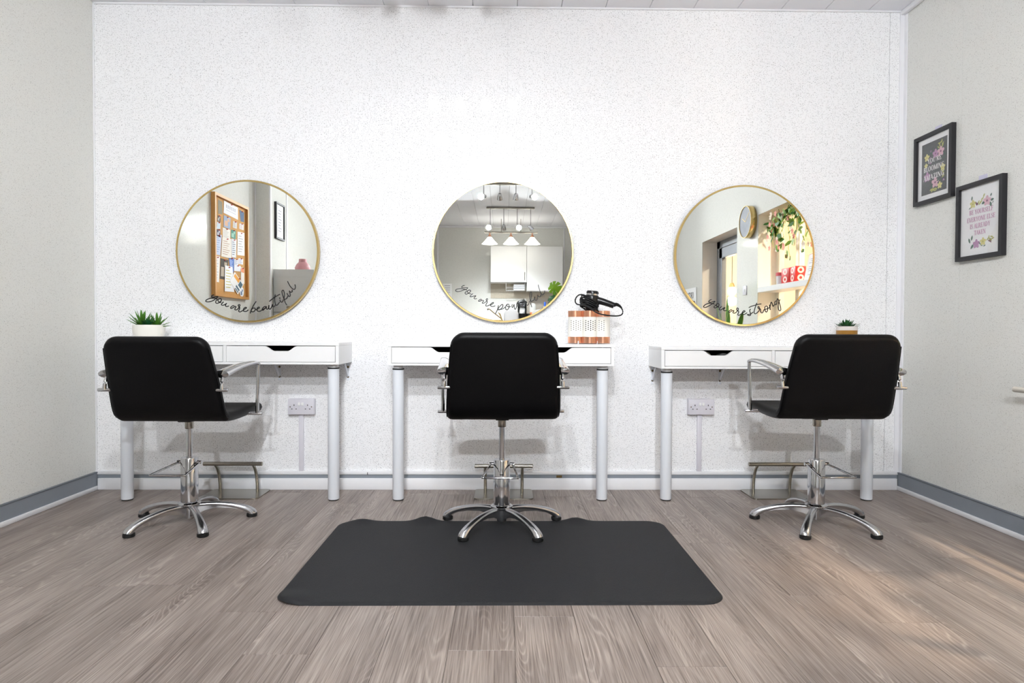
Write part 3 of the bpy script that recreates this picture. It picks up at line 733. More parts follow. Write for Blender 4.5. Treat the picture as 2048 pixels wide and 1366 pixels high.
obj('perforation', bm, DARK, body, kind='stuff')
for px in (-.062, .040): obj('foot', bx(B(), px-.003, px+.003, front_y(px, o1)-.002, front_y(px, o1)+.01, 0, .016, .001), WHITEP, cad)

dry = thing('hairdryer', 'black hairdryer with coiled cable resting on the caddy', 'hairdryer', (.468, -.18, ZM+.18), 0)
Md = Matrix.Rotation(R_(6), 3, 'Y')
obj('body', lathe(B(), [(0, .001), (.0265, .001), (.028, .004), (.033, .02), (.037, .045), (.0375, .066), (.036, .080), (.034, .084), (0, .084)], 32, (.005, 0, 0), Md), BLACKP, dry)
obj('chrome_ring', lathe(B(), [(.0, .084), (.0325, .084), (.0325, .092), (0, .092)], 32, (.005, 0, 0), Md), CHROME, dry)
gr = obj('intake_grille', lathe(B(), [(0, .092), (.0315, .092), (.0315, .104), (.029, .108), (.012, .109), (0, .109)], 32, (.005, 0, 0), Md), BLACKP, dry)
bm = B()
for k in range(16):
    a = 2*PI*k/16; p = Md @ Vector((.032*math.cos(a), .032*math.sin(a), .098)); box(bm, (p.x+.005, p.y, p.z), (.003, .003, .009), 0, 1, Matrix.Rotation(a, 3, 'Z'))
obj('grille_rib', bm, mat('dark_grey_plastic', (.22, .22, .23), .35), gr, kind='stuff')
hp = catmull([(.035, -.01, .058), (.065, -.014, .050), (.095, -.018, .040), (.128, -.021, .028)], 5)
obj('handle', tube(B(), hp, 0, 16, rs=[(.016-.001*i/len(hp), .020-.004*i/len(hp)) for i in range(len(hp))]), BLACKP, dry)
bm = tube(B(), catmull([(.125, -.021, .030), (.140, -.022, .034), (.152, -.022, .030), (.163, -.022, .022), (.170, -.022, .014)], 4), 0, 12, rs=[.012-.0075*i/16 for i in range(17)])
obj('cable_sleeve', bm, BLACKP, dry)
# cable: loop from the handle end under the front, wound round the body, big loop on the left
cab = [(.168, -.022, .016), (.176, -.024, -.002), (.170, -.030, -.020), (.145, -.046, -.028), (.10, -.066, -.028), (.05, -.072, -.020), (.018, -.068, -.006)]
for k in range(1, 100):
    a = -PI/2-k*.62; w = (k % 50)/50
    cab.append((-.002+(.046+.005*math.sin(k*1.7))*math.cos(a), (.045+.005*math.cos(k*1.3))*math.sin(a), .008+.052*w-.030*math.cos(a-.5)*(.8+.4*math.sin(k*.31))))
cab += [(-.03, -.046, .080), (-.060, -.046, .084), (-.078, -.046, .070), (-.084, -.046, .050), (-.075, -.046, .034), (-.055, -.048, .030), (-.030, -.052, .026), (-.005, -.054, .012), (.03, -.05, .005)]
obj('cable', tube(B(), catmull(cab, 4), .0036, 8), BLACKR, dry, ang=80)

# ------------------------------------------------------------------ small planters
def blade(bm, base, direction, length, width, curl, n=6, thick=.35):
    d = Vector(direction).normalized(); side = d.cross(Vector((0, 0, 1)))
    if side.length < 1e-3: side = Vector((1, 0, 0))
    side.normalize(); upv = side.cross(d).normalized(); p = Vector(base); rows = []
    for i in range(n+1):
        t = i/n; w = width*(1-t)**.7*(.75+.6*t) if i < n else width*.03
        c = p+d*length*t+Vector((0, 0, 1))*curl*t*t*length
        rows.append([bm.verts.new(c-side*w/2), bm.verts.new(c-upv*w*thick/2), bm.verts.new(c+side*w/2), bm.verts.new(c+upv*w*thick/2)])
    for A, Q in zip(rows[:-1], rows[1:]):
        for k in range(4): bm.faces.new((A[k], A[(k+1) % 4], Q[(k+1) % 4], Q[k]))
    bm.faces.new(rows[0][::-1]); bm.faces.new(rows[-1])
rng = random.Random(3)
pl = thing('succulent_planter', 'white fluted bowl planter with spiky green succulents', 'plant', (-1.918, -.16, SH['L'][1]), 0)
obj('bowl', lathe(B(), [(0, 0), (.046, 0), (.056, .006), (.070, .026), (.077, .05), (.0785, .085), (.0775, .0905), (.0745, .0905), (.073, .085), (.07, .05), (.05, .02), (0, .02)], 72, rfun=lambda a, z: 1+(.012*math.cos(24*a) if .006 < z < .075 else 0)), CREAM, pl)
obj('soil', lathe(B(), [(0, .082), (.0735, .080)], 32), mat('dark_soil', (.16, .13, .10), .9), pl)
def rosette(name, c, n, length, width, tilt0, tilt1, curl, m):
    bm = B()
    for k in range(n):
        a = k*2.399; t = k/n; el = R_(tilt0+(tilt1-tilt0)*t)
        blade(bm, (c[0], c[1], c[2]), (math.cos(a)*math.cos(el), math.sin(a)*math.cos(el), math.sin(el)), length*(.85+.3*rng.random()), width, curl)
    obj(name, bm, m, pl)
rosette('aloe', (-.030, -.01, .080), 24, .085, .025, 12, 85, .05, LEAFG)
rosette('rosette', (.008, -.022, .082), 20, .046, .028, 10, 85, .05, LEAFD)
rosette('aloe', (.045, .0, .080), 16, .075, .023, 5, 88, .0, LEAFG)
rosette('rosette', (.0, .03, .080), 14, .055, .020, 20, 85, .05, LEAFD)

pl = thing('leafy_pot', 'small white-rimmed ochre ribbed pot with dark green leaves', 'plant', (1.887, -.16, SH['R'][1]), 0)
obj('pot', lathe(B(), [(0, 0), (.048, 0), (.0515, .003), (.0525, .0915), (0, .0915)], 96, rfun=lambda a, z: 1+(.014*math.cos(30*a) if .003 < z else 0)), GOLDP, pl, ang=60)
obj('rim', lathe(B(), [(0, .0915), (.0535, .0915), (.054, .093), (.054, .112), (.053, .1135), (.050, .1135), (.049, .108), (0, .107)], 48), mat('pale_stoneware', (.86, .83, .81), .55), pl)
bm = B()
for k in range(34):
    a = k*2.399; t = k/34; el = R_(8+70*t); rr = .030*(1-t)
    blade(bm, (rr*math.cos(a), rr*math.sin(a), .108), (math.cos(a)*math.cos(el), math.sin(a)*math.cos(el), math.sin(el)), .034+.014*rng.random(), .024, .10, 5, .2)
for s in (-1, 1):
    for j in (-.4, .2):
        blade(bm, (s*.02, j*.03-.01, .116), (s, j, .42), .046, .020, -.1, 5, .2)
obj('leaves', bm, LEAFK, pl)

# ------------------------------------------------------------------ framed prints on the right wall
def stroke_font():
    T, t = .20, .07
    def V(x, a=0, b=1, w=T): return ([(x, a), (x, b)], [w, w])
    def H_(x0, x1, y, w=t): return ([(x0, y), (x1, y)], [w, w])
    def Dg(p, q, w): return ([p, q], [w, w])
    def sf(x, y, w=.17): return H_(x-w, x+w, y)
    bowl = lambda y0, y1, x, w=T: ([(.15, y1), (.42, y1-.01), (x, (y0+y1)/2+.13*(y1-y0)), (x, (y0+y1)/2-.13*(y1-y0)), (.42, y0+.01), (.15, y0)], [t, t*1.5, w, w, t*1.5, t])
    ring = ([(.42+.33*math.sin(a), .5+.49*math.cos(a)) for a in [2*PI*k/20 for k in range(21)]], [t+(T-t)*abs(math.sin(2*PI*k/20))**1.5 for k in range(21)])
    return {
     'A': (.82, [Dg((.06, 0), (.40, 1), t), Dg((.39, 1), (.72, 0), T), H_(.16, .6, .34), sf(.06, .02, .09), sf(.72, .02, .13)]),
     'B': (.76, [V(.17), bowl(.52, .98, .57), bowl(.02, .52, .63), sf(.15, .02, .12), sf(.15, .98, .12)]),
     'D': (.86, [V(.17), bowl(.02, .98, .74), sf(.15, .02, .12), sf(.15, .98, .12)]),
     'E': (.70, [V(.17), H_(.03, .62, .98), H_(.03, .64, .02), H_(.17, .46, .52), V(.61, .76, 1, t), V(.63, 0, .26, t), V(.46, .42, .62, t)]),
     'F': (.66, [V(.17), H_(.03, .62, .98), H_(.17, .46, .52), V(.61, .76, 1, t), V(.46, .42, .62, t), sf(.17, .02, .15)]),
     'G': (.86, [([(.70, .74), (.66, .92), (.46, .99), (.22, .86), (.14, .5), (.22, .14), (.46, .01), (.68, .10)], [t, t, t, T*.8, T, T*.8, t, t]), V(.68, .04, .42, T*.9), sf(.68, .42, .14), V(.71, .72, .98, t)]),
     'I': (.36, [V(.18), sf(.18, .02, .15), sf(.18, .98, .15)]),
     'K': (.84, [V(.17), Dg((.22, .40), (.68, .98), t), Dg((.36, .58), (.72, 0), T), sf(.15, .02, .12), sf(.15, .98, .12), sf(.70, .02, .13), sf(.68, .98, .11)]),
     'L': (.66, [V(.17), H_(.03, .62, .02), V(.61, 0, .28, t), sf(.17, .98, .15)]),
     'M': (1.02, [V(.12, 0, 1, t), Dg((.14, 1), (.50, .02), T), Dg((.50, .02), (.84, 1), t), V(.86), sf(.12, .02, .11), sf(.87, .02, .14), sf(.86, .98, .12)]),
     'N': (.88, [V(.12, 0, 1, t), Dg((.15, 1), (.72, .0), T), V(.76, 0, 1, t), sf(.12, .02, .11), sf(.76, .98, .11)]),
     'O': (.86, [ring]),
     'R': (.82, [V(.17), bowl(.50, .98, .57), Dg((.42, .5), (.70, 0), T), sf(.15, .02, .12), sf(.15, .98, .12), sf(.72, .02, .1)]),
     'S': (.64, [([(.52, .76), (.48, .93), (.30, .99), (.13, .86), (.16, .68), (.34, .53), (.50, .36), (.52, .16), (.34, .01), (.14, .06), (.09, .26)], [t, t, t, T*.6, T*.9, T, T*.9, T*.6, t, t, t]), V(.53, .74, .98, t), V(.09, .02, .28, t)]),
     'T': (.78, [V(.38), H_(.02, .74, .98), V(.04, .74, 1, t), V(.72, .74, 1, t), sf(.38, .02, .15)]),
     'U': (.84, [V(.16, .28, 1), ([(.16, .30), (.20, .1), (.40, .01), (.62, .1), (.68, .30)], [T, T*.7, t, t, t]), V(.68, .28, 1, t), sf(.16, .98, .14), sf(.68, .98, .11)]),
     'V': (.78, [Dg((.08, 1), (.40, 0), T), Dg((.40, 0), (.70, 1), t), sf(.10, .98, .13), sf(.70, .98, .09)]),
     'Y': (.80, [Dg((.10, 1), (.42, .44), T), Dg((.42, .44), (.72, 1), t), V(.42, 0, .5), sf(.10, .98, .13), sf(.72, .98, .09), sf(.42, .02, .15)]),
     'Z': (.72, [H_(.06, .64, .98), Dg((.58, .98), (.14, .02), T), H_(.08, .66, .02), V(.08, .74, 1, t), V(.65, 0, .26, t)]),
     "'": (.22, [Dg((.12, 1), (.09, .72), .08)]),
     ' ': (.34, [])}
FONT = stroke_font()
def text_mesh(lines, y, gap=.07):
    """lines: (string, centre x, baseline z, cap height, width limit)"""
    bm = B()
    for (s, cx, z, h, wl_) in lines:
        w = sum(FONT[c][0]+gap for c in s)-gap; k = wl_/w; x = cx-wl_/2
        for c in s:
            for pts, ws in FONT[c][1]:
                ribbon(bm, [(x+p[0]*k, z+p[1]*h) for p in pts], [q*(k if k < h else h) for q in ws], y, .0003)
            x += (FONT[c][0]+gap)*k
    return bm
def ell(bm, cx, cz, a, b, ang, y, n=12, pinch=0):
    vs_ = []
    for k in range(n):
        t = 2*PI*k/n; u = a*math.cos(t); v = b*math.sin(t)*(1-pinch*math.cos(t)**2)
        vs_.append(bm.verts.new((cx+u*math.cos(ang)-v*math.sin(ang), y, cz+u*math.sin(ang)+v*math.cos(ang))))
    bm.faces.new(vs_)
def flower(cx, cz, r, m, mc, parent, y, petals=5, a0=.3):
    bm = B()
    for k in range(petals):
        a = a0+2*PI*k/petals
        ell(bm, cx+.55*r*math.cos(a), cz+.55*r*math.sin(a), r*.5, r*.36, a, y-.00004*k)
    obj('flower', bm, m, parent)
    bm = B(); ell(bm, cx, cz, r*.22, r*.22, 0, y-.0004, 10); obj('flower_centre', bm, mc, parent)
def leaves(lst, m, parent, y):
    bm = B()
    for i, (cx, cz, a, b, ang) in enumerate(lst): ell(bm, cx, cz, a, b, R_(ang), y-.00003*(i % 5), 10, .5)
    obj('leaf', bm, m, parent)
PINK = mat('print_pink', (.86, .70, .75), .6); MAUVE = mat('print_mauve', (.74, .56, .71), .6); YEL = mat('print_yellow', (.86, .83, .55), .6)
SAGE = mat('print_sage', (.36, .47, .42), .6); OLIVE = mat('print_olive', (.72, .72, .42), .6); PLUM = mat('print_plum', (.50, .30, .42), .6)
ROSE = mat('print_rose_ink', (.80, .60, .72), .6); PALE = mat('print_white_ink', (.93, .93, .92), .6); DKG = mat('print_dark_green', (.20, .33, .28), .6)
def picture(label, y, z, w, h, prof=.020, dep=.024, loc=None, rotz=-PI/2, glass=True):
    t = thing('picture_frame', label, 'picture frame', loc or (XR, y, z), rotz)
    bm = B()
    for s in (-1, 1):
        M = Matrix.Identity(4)
        # mitred rails
        prism(bm, [(s*w/2, -h/2), (s*w/2, h/2), (s*(w/2-prof), h/2-prof), (s*(w/2-prof), -h/2+prof)][::s], -dep, 0)
        prism(bm, [(-w/2, s*h/2), (w/2, s*h/2), (w/2-prof, s*(h/2-prof)), (-w/2+prof, s*(h/2-prof))][::-s], -dep, 0)
    obj('moulding', bm, BLACKF, t)
    return t
GLAZE = None
def add_print(t, w, h, m, y=-.010):
    bm = bx(B(), -w/2, w/2, y, -.001, -h/2, h/2); return obj('print', bm, m, t)
w, h = .296, .372
t = picture("black framed dark floral print reading YOU'RE BLOOMING AMAZING", -.279, 1.785, w, h); t.rotation_euler.z = -PI/2
pr = add_print(t, w-.03, h-.03, PAPER)
iw, ih = .196, .274
obj('artwork', bx(B(), -iw/2, iw/2, -.0105, -.0098, -ih/2, ih/2), mat('chalkboard_print', (.27, .28, .29), .55, noise=.25, scale=120), pr)
yy = -.0112
obj('lettering', text_mesh([("YOU'RE", .005, .026, .024, .108), ('BLOOMING', .0, -.016, .026, .158), ('AMAZING', .0, -.062, .027, .160)], yy-.0006), PALE, pr)
for f in ((.052, .068, .026, PINK, PLUM), (.012, .066, .024, MAUVE, PLUM), (-.056, .060, .020, YEL, OLIVE), (-.052, -.044, .026, MAUVE, PLUM), (.012, -.085, .028, PINK, PLUM), (.068, -.018, .019, YEL, OLIVE), (.047, -.107, .019, YEL, OLIVE), (-.062, .018, .014, YEL, OLIVE)):
    flower(f[0], f[1], f[2], f[3], f[4], pr, yy)
leaves([(.05+.016*math.cos(k), .105+.014*math.sin(k*1.7), .011, .004, 40+k*33) for k in range(7)]+[(.072, -.065+.010*k, .012, .0045, 30+50*k) for k in range(4)]+[(-.02+.008*k, -.118-.006*(k % 2), .011, .0045, 20+40*k) for k in range(6)], OLIVE, pr, yy)
leaves([(.078, .05, .016, .007, -40), (.03, .09, .016, .007, 120), (-.02, .075, .014, .006, 160), (-.01, -.10, .018, .007, 200), (.035, -.075, .014, .006, 30), (-.07, .0, .012, .005, 90), (.075, .03, .013, .006, 10)], DKG, pr, yy)
leaves([(-.03, .052, .008, .003, 30), (-.025, .087, .007, .003, 80), (-.028, .025, .009, .003, 150), (.075, -.085, .008, .003, 45), (.078, -.085, .008, .003, 135), (.07, -.05, .008, .003, 70)], MAUVE, pr, yy)
obj('glazing', bx(B(), -w/2+.018, w/2-.018, -.0142, -.0132, -h/2+.018, h/2-.018), pane_mat('picture_glass', 1.4), t)
obj('hanging_strip', bx(B(), -.008, .042, -.002, 0, h/2-.004, h/2+.025), LILAC, t)
t = picture('black framed white print reading BE YOURSELF EVERYONE ELSE IS ALREADY TAKEN', -.612, 1.447, w, h)
pr = add_print(t, w-.03, h-.03, PAPER)
obj('lettering', text_mesh([('BE YOURSELF', .005, .032, .022, .150), ('EVERYONE ELSE', .005, -.003, .022, .178), ('IS ALREADY', .0, -.036, .022, .128), ('TAKEN', .0, -.069, .022, .072)], yy-.0006), ROSE, pr)
flower(-.048, .083, .020, YEL, OLIVE, pr, yy); flower(.042, .083, .024, PINK, PLUM, pr, yy); flower(-.022, -.112, .022, MAUVE, MAUVE, pr, yy); flower(.020, -.106, .019, YEL, OLIVE, pr, yy)
leaves([(-.055, .112, .011, .005, 80), (-.068, .066, .008, .003, 30), (.020, .078, .013, .007, 25), (.064, .063, .013, .007, -70), (.073, .082, .011, .006, 10), (.066, .106, .008, .004, 60), (-.068, -.092, .014, .006, 110), (-.052, -.080, .013, .006, 75), (-.050, -.122, .014, .007, 50), (.0, -.112, .010, .003, -45), (.010, -.122, .009, .003, -30), (.03, -.127, .008, .003, 20), (.078, .07, .006, .0025, 50)], SAGE, pr, yy)
leaves([(.0, .082, .016, .005, 40), (-.012, .085, .012, .004, 60), (.012, .098, .011, .004, 30), (.022, .112, .010, .004, 60)]+[(.05+.006*k, -.098+.008*math.sin(k*1.9), .010, .003, 45+30*k) for k in range(6)], OLIVE, pr, yy)
leaves([(-.026, .082, .010, .004, 110), (-.02, .078, .009, .004, 60), (.058, -.108, .008, .003, 140), (.068, -.112, .007, .003, 120)], PLUM, pr, yy)
obj('glazing', bx(B(), -w/2+.018, w/2-.018, -.0142, -.0132, -h/2+.018, h/2-.018), MATS['picture_glass'], t)
obj('hanging_strip', bx(B(), -.025, .028, -.002, 0, h/2-.004, h/2+.027), LILAC, t)

# grab rail whose end shows at the right edge
t = thing('towel_rail', 'pale metal towel rail on the right wall at the picture edge', 'towel rail', (XR, -1.02, .662), 0)
obj('bar', tube(B(), [(-.060, .128, 0), (-.060, .126, 0), (-.060, -.40, 0)], 0, 18, rs=[.009, .0125, .0125]), mat('satin_metal', (.86, .84, .80), .3, metal=.6), t)
for y in (-.04, -.36): obj('bracket', tube(B(), [(0, y, 0), (-.06, y, 0)], .008, 12), MATS['satin_metal'], t)

# ------------------------------------------------------------------ ceiling spot bars
BULB = mat('lit_spot_lens', (1, 1, 1), .3, emit=(.97, .985, 1.0), es=70.0)
def spot_bar(x, y, label, heads, power=1.0, lit=None, cone=150, drop=.085):
    t = thing('spotlight_bar', label, 'ceiling light', (x, y, ZC), 0, 'chrome ceiling spotlight bars')
    obj('rail', bx(B(), -.36, .36, -.022, .022, -.030, -.001, .006, 2), STEEL, t)
    for hi, (hx, tilt, az) in enumerate(heads):
        d = Vector((math.sin(R_(tilt))*math.cos(R_(az)), math.sin(R_(tilt))*math.sin(R_(az)), -math.cos(R_(tilt))))
        M = d.to_track_quat('Z', 'Y').to_matrix(); c = Vector((hx, 0, -drop))
        hd = obj('spot_head', lathe(B(), [(0, -.04), (.018, -.04), (.024, -.03), (.034, .025), (.036, .04), (.033, .04), (.030, .03), (0, .03)], 24, c, M), CHROME, t)
        obj('stem', tube(B(), [(hx, 0, -.028), (hx, 0, -drop+.01)], .006, 10), CHROME, hd)
        on = lit is None or hi in lit
        obj('lens', lathe(B(), [(0, .034), (.017, .034), (.017, .0302), (0, .0302)], 20, c, M), BULB if on else CHROME, hd)
        if not on: continue
        ld = bpy.data.lights.new('spot_lamp', 'SPOT'); ld.energy = SPOT_W*power; ld.color = (.93, .965, 1.0)
        ld.spot_size = R_(cone); ld.spot_blend = 1.0; ld.shadow_soft_size = .035
        lo = bpy.data.objects.new('spot_lamp', ld); C.objects.link(lo); lo.parent = t
        lo.location = c+d*.06; lo.rotation_euler = (-d).to_track_quat('Z', 'Y').to_euler()
HB = lambda a: [(-.30, a, 100), (-.10, a+6, 95), (.10, a+6, 85), (.30, a, 80)]
spot_bar(-.24, -1.30, 'chrome four-head spotlight bar nearest the mirror wall', [(-.30, 9, 90), (-.10, 8, 90), (.10, 8, 90), (.30, 9, 90)], .045, drop=.060)
spot_bar(-.26, -2.15, 'chrome four-head spotlight bar second from the mirror wall', [(-.30, 18, 115), (-.10, 14, 90), (.10, 14, 90), (.30, 18, 65)], .05, drop=.075)
spot_bar(-.10, -3.30, 'chrome four-head spotlight bar above the middle of the room', [(-.30, 45, 165), (-.10, 46, 125), (.12, 46, 55), (.30, 45, 15)], 1.9, (1, 2), cone=120, drop=.060)
spot_bar(.05, -4.35, 'chrome four-head spotlight bar third from the pendant lights', [(-.30, 77, 122), (-.10, 40, 270), (.10, 30, 260), (.30, 77, 58)], 2.9, (0, 1, 3), cone=100, drop=.17)
spot_bar(.10, -5.90, 'chrome four-head spotlight bar nearest the pendant lights', [(-.30, 78, 114), (-.10, 30, 270), (.10, 78, 65), (.30, 35, -20)], 4.0, (0, 1, 2), cone=95, drop=.30)

# pendant bar above the kitchen corner
pb = thing('pendant_bar', 'dark bar with three white glass pendant shades before the cupboards', 'pendant light', (.12, -6.9, 2.52), 0)
obj('rail', bx(B(), -.44, .44, -.012, .012, -.012, .012, .003), STEEL, pb)
for x in (-.16, .16): obj('hanger', tube(B(), [(x, 0, .01), (x, 0, ZC-2.52)], .005, 8), STEEL, pb)
SHADE = mat('lit_opal_glass', (.97, .97, .95), .3, emit=(1, .98, .94), es=2.2)
for x in (-.35, .0, .35):
    s = obj('glass_shade', lathe(B(), [(.022, -.075), (.035, -.085), (.075, -.135), (.118, -.180), (.130, -.190), (.124, -.190), (.07, -.138), (.032, -.090), (.022, -.080)], 32, (x, 0, 0)), SHADE, pb)
    obj('lamp_holder', lathe(B(), [(0, -.012), (.010, -.012), (.012, -.04), (.026, -.055), (.028, -.078), (0, -.08)], 20, (x, 0, 0)), COPPER, s)

# ------------------------------------------------------------------ window, door and the warm corridor beyond
ALUF = mat('grey_aluminium_frame', (.55, .57, .60), .4)
WF = mat('cream_window_frame', (.95, .92, .86), .4)
GLASS = pane_mat('window_glass')
xw = XR+WD-.03
bm = B()
for y in (WIN[0]+.03, -1.72, WIN[1]-.03): bx(bm, xw-.025, xw+.025, y-.03, y+.03, WIN[2], WIN[3], .004)
for z in (WIN[2]+.025, WIN[3]-.025): bx(bm, xw-.024, xw+.024, WIN[0], WIN[1], z-.025, z+.025, .004)
wn = struct('window_1', bm, WF)
for y0, y1 in ((WIN[0]+.06, -1.75), (-1.69, WIN[1]-.06)): obj('pane', bx(B(), xw-.003, xw+.003, y0, y1, WIN[2]+.05, WIN[3]-.05), GLASS, wn)
obj('window_ledge', bx(B(), XR, XR+.19, WIN[0], WIN[1], 1.258, 1.304, .002), WHITE, wn)
xd = XR+WD-.03
bm = B()
for y in (DOR[0]+.05, DOR[1]-.05): bx(bm, xd-.02, xd+.03, y-.05, y+.05, 0, DOR[3], .003)
bx(bm, xd-.02, xd+.03, DOR[0], DOR[1], DOR[3]-.08, DOR[3], .003)
dn = struct('door_1', bm, ALUF)
bm = B()
for y in (DOR[0]+.15, DOR[1]-.15): bx(bm, xd-.03, xd+.02, y-.045, y+.045, .01, DOR[3]-.09, .003)
for z0, z1 in ((.01, .28), (DOR[3]-.20, DOR[3]-.09)): bx(bm, xd-.03, xd+.02, DOR[0]+.10, DOR[1]-.10, z0, z1, .003)
obj('leaf_frame', bm, ALUF, dn)
obj('pane', bx(B(), xd-.008, xd-.002, DOR[0]+.19, DOR[1]-.19, .28, DOR[3]-.20), GLASS, dn)
# corridor shell
CW = mat('corridor_cream_wall', (.93, .90, .85), .6, noise=.03)
bm = B(); xa, xb = XR+WD, XR+WD+1.9
bx(bm, xb, xb+.08, -6, .5, -.06, 3.0); bx(bm, xa, xb, .42, .5, -.06, 3.0); bx(bm, xa, xb, -6, -5.92, -.06, 3.0)
struct('wall_corridor', bm, CW)
struct('floor_corridor', bx(B(), xa, xb+.08, -6, .5, -.06, -.01), mat('corridor_floor', (.72, .66, .58), .5))
struct('ceiling_corridor', bx(B(), xa, xb+.08, -6, .5, 2.85, 2.95), CW)
def corridor_lamp(x, y, z, p, label):
    t = thing('corridor_pendant', label, 'pendant light', (x, y, z), 0, 'warm pendants in the corridor')
    obj('cord', tube(B(), [(0, 0, .06), (0, 0, 2.85-z)], .004, 8), BLACKR, t)
    obj('lamp_cap', lathe(B(), [(0, .10), (.02, .10), (.035, .06), (.035, .045), (0, .045)], 20), BRASS, t)
    obj('globe', lathe(B(), [(0, -.065), (.03, -.058), (.055, -.02), (.055, .01), (.035, .045), (0, .047)], 24), mat('lit_amber_globe', (1, .9, .7), .3, emit=(1, .82, .52), es=25), t)
    ld = bpy.data.lights.new('corridor_lamp', 'POINT'); ld.energy = p; ld.color = (1, .90, .75); ld.shadow_soft_size = .06
    lo = bpy.data.objects.new('corridor_lamp', ld); C.objects.link(lo); lo.parent = t; lo.location = (0, 0, -.13)
corridor_lamp(XR+1.3, -.75, 2.70, CORRIDOR_W, 'warm globe lamp under the corridor ceiling outside the garland window')
corridor_lamp(XR+.60, -4.43, 1.42, CORRIDOR_W*.25, 'warm globe pendant behind the glazed grey door')

t = thing('added_corridor_spot', 'unseen added brass spotlight in the corridor warming the floor through the window', 'spotlight', (XR+.95, -1.50, 2.85), 0)  # added out of view to throw a warm patch through the window
dv = (Vector((1.74, -1.50, 0))-Vector((XR+.95, -1.50, 2.76))).normalized(); Mq = dv.to_track_quat('Z', 'Y').to_matrix()
obj('head', lathe(B(), [(0, -.05), (.03, -.05), (.038, .04), (.034, .04), (.03, .03), (0, .03)], 24, (0, 0, -.09), Mq), BRASS, t)
obj('stem', tube(B(), [(0, 0, 0), (0, 0, -.07)], .008, 10), BRASS, t)
ld = bpy.data.lights.new('added_corridor_spot_lamp', 'SPOT'); ld.energy = 200; ld.color = (1, .80, .58); ld.spot_size = R_(30); ld.spot_blend = 1.0; ld.shadow_soft_size = .05
lo = bpy.data.objects.new('added_corridor_spot_lamp', ld); C.objects.link(lo); lo.parent = t; lo.location = Vector((0, 0, -.09))+dv*.05; lo.rotation_euler = (-dv).to_track_quat('Z', 'Y').to_euler()

# things on the window ledge
ZL = 1.304
for yc, sgn, lab in ((-1.675, -1, 'red and white patterned gift box on the window ledge, next to the clear tub'), (-1.535, 1, 'red and white patterned gift box on the window ledge, next to the menu card')):
    t = thing('gift_box', lab, 'box', (XR+.085, yc, ZL), R_(5*sgn), 'patterned boxes on the window ledge')
    RED = mat('red_print', (.85, .16, .13), .4)
    obj('carton', box(B(), (0, 0, .065), (.085, .125, .13), .006, 2), RED, t)
    bm = B(); Mx = Matrix.Rotation(-PI/2, 4, 'Z')
    for zc in (.098, .036):
        for (cy, rr, yo) in ((0, .026, 0.0),):
            vs1 = []
            for k in range(24):
                a = 2*PI*k/24; vs1.append((cy+rr*1.25*math.cos(a), zc+rr*math.sin(a)))
            n = 24; o_ = [bm.verts.new((-.0432, p[0], p[1])) for p in vs1]; i_ = [bm.verts.new((-.0432, p[0]*.45, zc+(p[1]-zc)*.45)) for p in vs1]
            for k in range(n): bm.faces.new((o_[k], o_[(k+1) % n], i_[(k+1) % n], i_[k]))
            o_ = [bm.verts.new((p[0], .0632, p[1])) for p in [(q[0]*.8, q[1]) for q in vs1]]; i_ = [bm.verts.new((p[0]*.36, .0632, zc+(p[1]-zc)*.45)) for p in vs1]
            for k in range(n): bm.faces.new((o_[k], o_[(k+1) % n], i_[(k+1) % n], i_[k]))
    obj('ring_print', bm, mat('pale_pink_print', (.98, .86, .82), .4), t)
t = thing('clear_tub', 'small clear tub with a pink lid on the window ledge', 'tub', (XR+.07, -1.80, ZL), 0)
obj('tub', lathe(B(), [(0, 0), (.036, 0), (.038, .004), (.042, .075), (0, .075)], 28), mat('frosted_plastic', (.90, .91, .93), .25, noise=.05), t)
obj('lid', lathe(B(), [(0, .075), (.045, .075), (.046, .08), (.046, .10), (.043, .104), (0, .104)], 28), mat('pink_red_lid', (.86, .42, .45), .4), t)
t = thing('menu_card', 'white menu card with a red scalloped edge on the window ledge', 'card', (XR+.06, -1.31, ZL), R_(-90))
Mt = Matrix.Rotation(R_(-12), 3, 'X')
sc = []
Wc, Hc = .135, .205
for k in range(14): sc.append((-Wc/2+Wc*k/14, 0))
for k in range(20): sc.append((Wc/2, Hc*k/20))
for k in range(14): sc.append((Wc/2-Wc*k/14, Hc))
for k in range(20): sc.append((-Wc/2, Hc-Hc*k/20))
sc2 = [(p[0]*(1.07 if i % 2 else 1.0), Hc/2+(p[1]-Hc/2)*(1.05 if i % 2 else 1.0)) for i, p in enumerate(sc)]
obj('edge', prism(B(), [(p[0], p[1]+.006) for p in sc2], -.001, .001, Mt.to_4x4()), MATS['red_print'], t)
obj('sheet', prism(B(), [(-Wc/2, .006), (Wc/2, .006), (Wc/2, Hc+.004), (-Wc/2, Hc+.004)], -.0022, -.0011, Mt.to_4x4()), PAPER, t)
bm = B()
for j in range(9):
    ww = (.05, .03, .08, .0, .06, .07, .05, .0, .04)[j]
    if ww: prism(bm, [(-ww/2, .17-.016*j), (ww/2, .17-.016*j), (ww/2, .173-.016*j), (-ww/2, .173-.016*j)], -.0026, -.0023, Mt.to_4x4())
obj('printed_line', bm, mat('grey_print', (.5, .5, .55), .6), t)
obj('stand', box(B(), (0, .02, .003), (.08, .06, .006), .001), WHITEP, t)
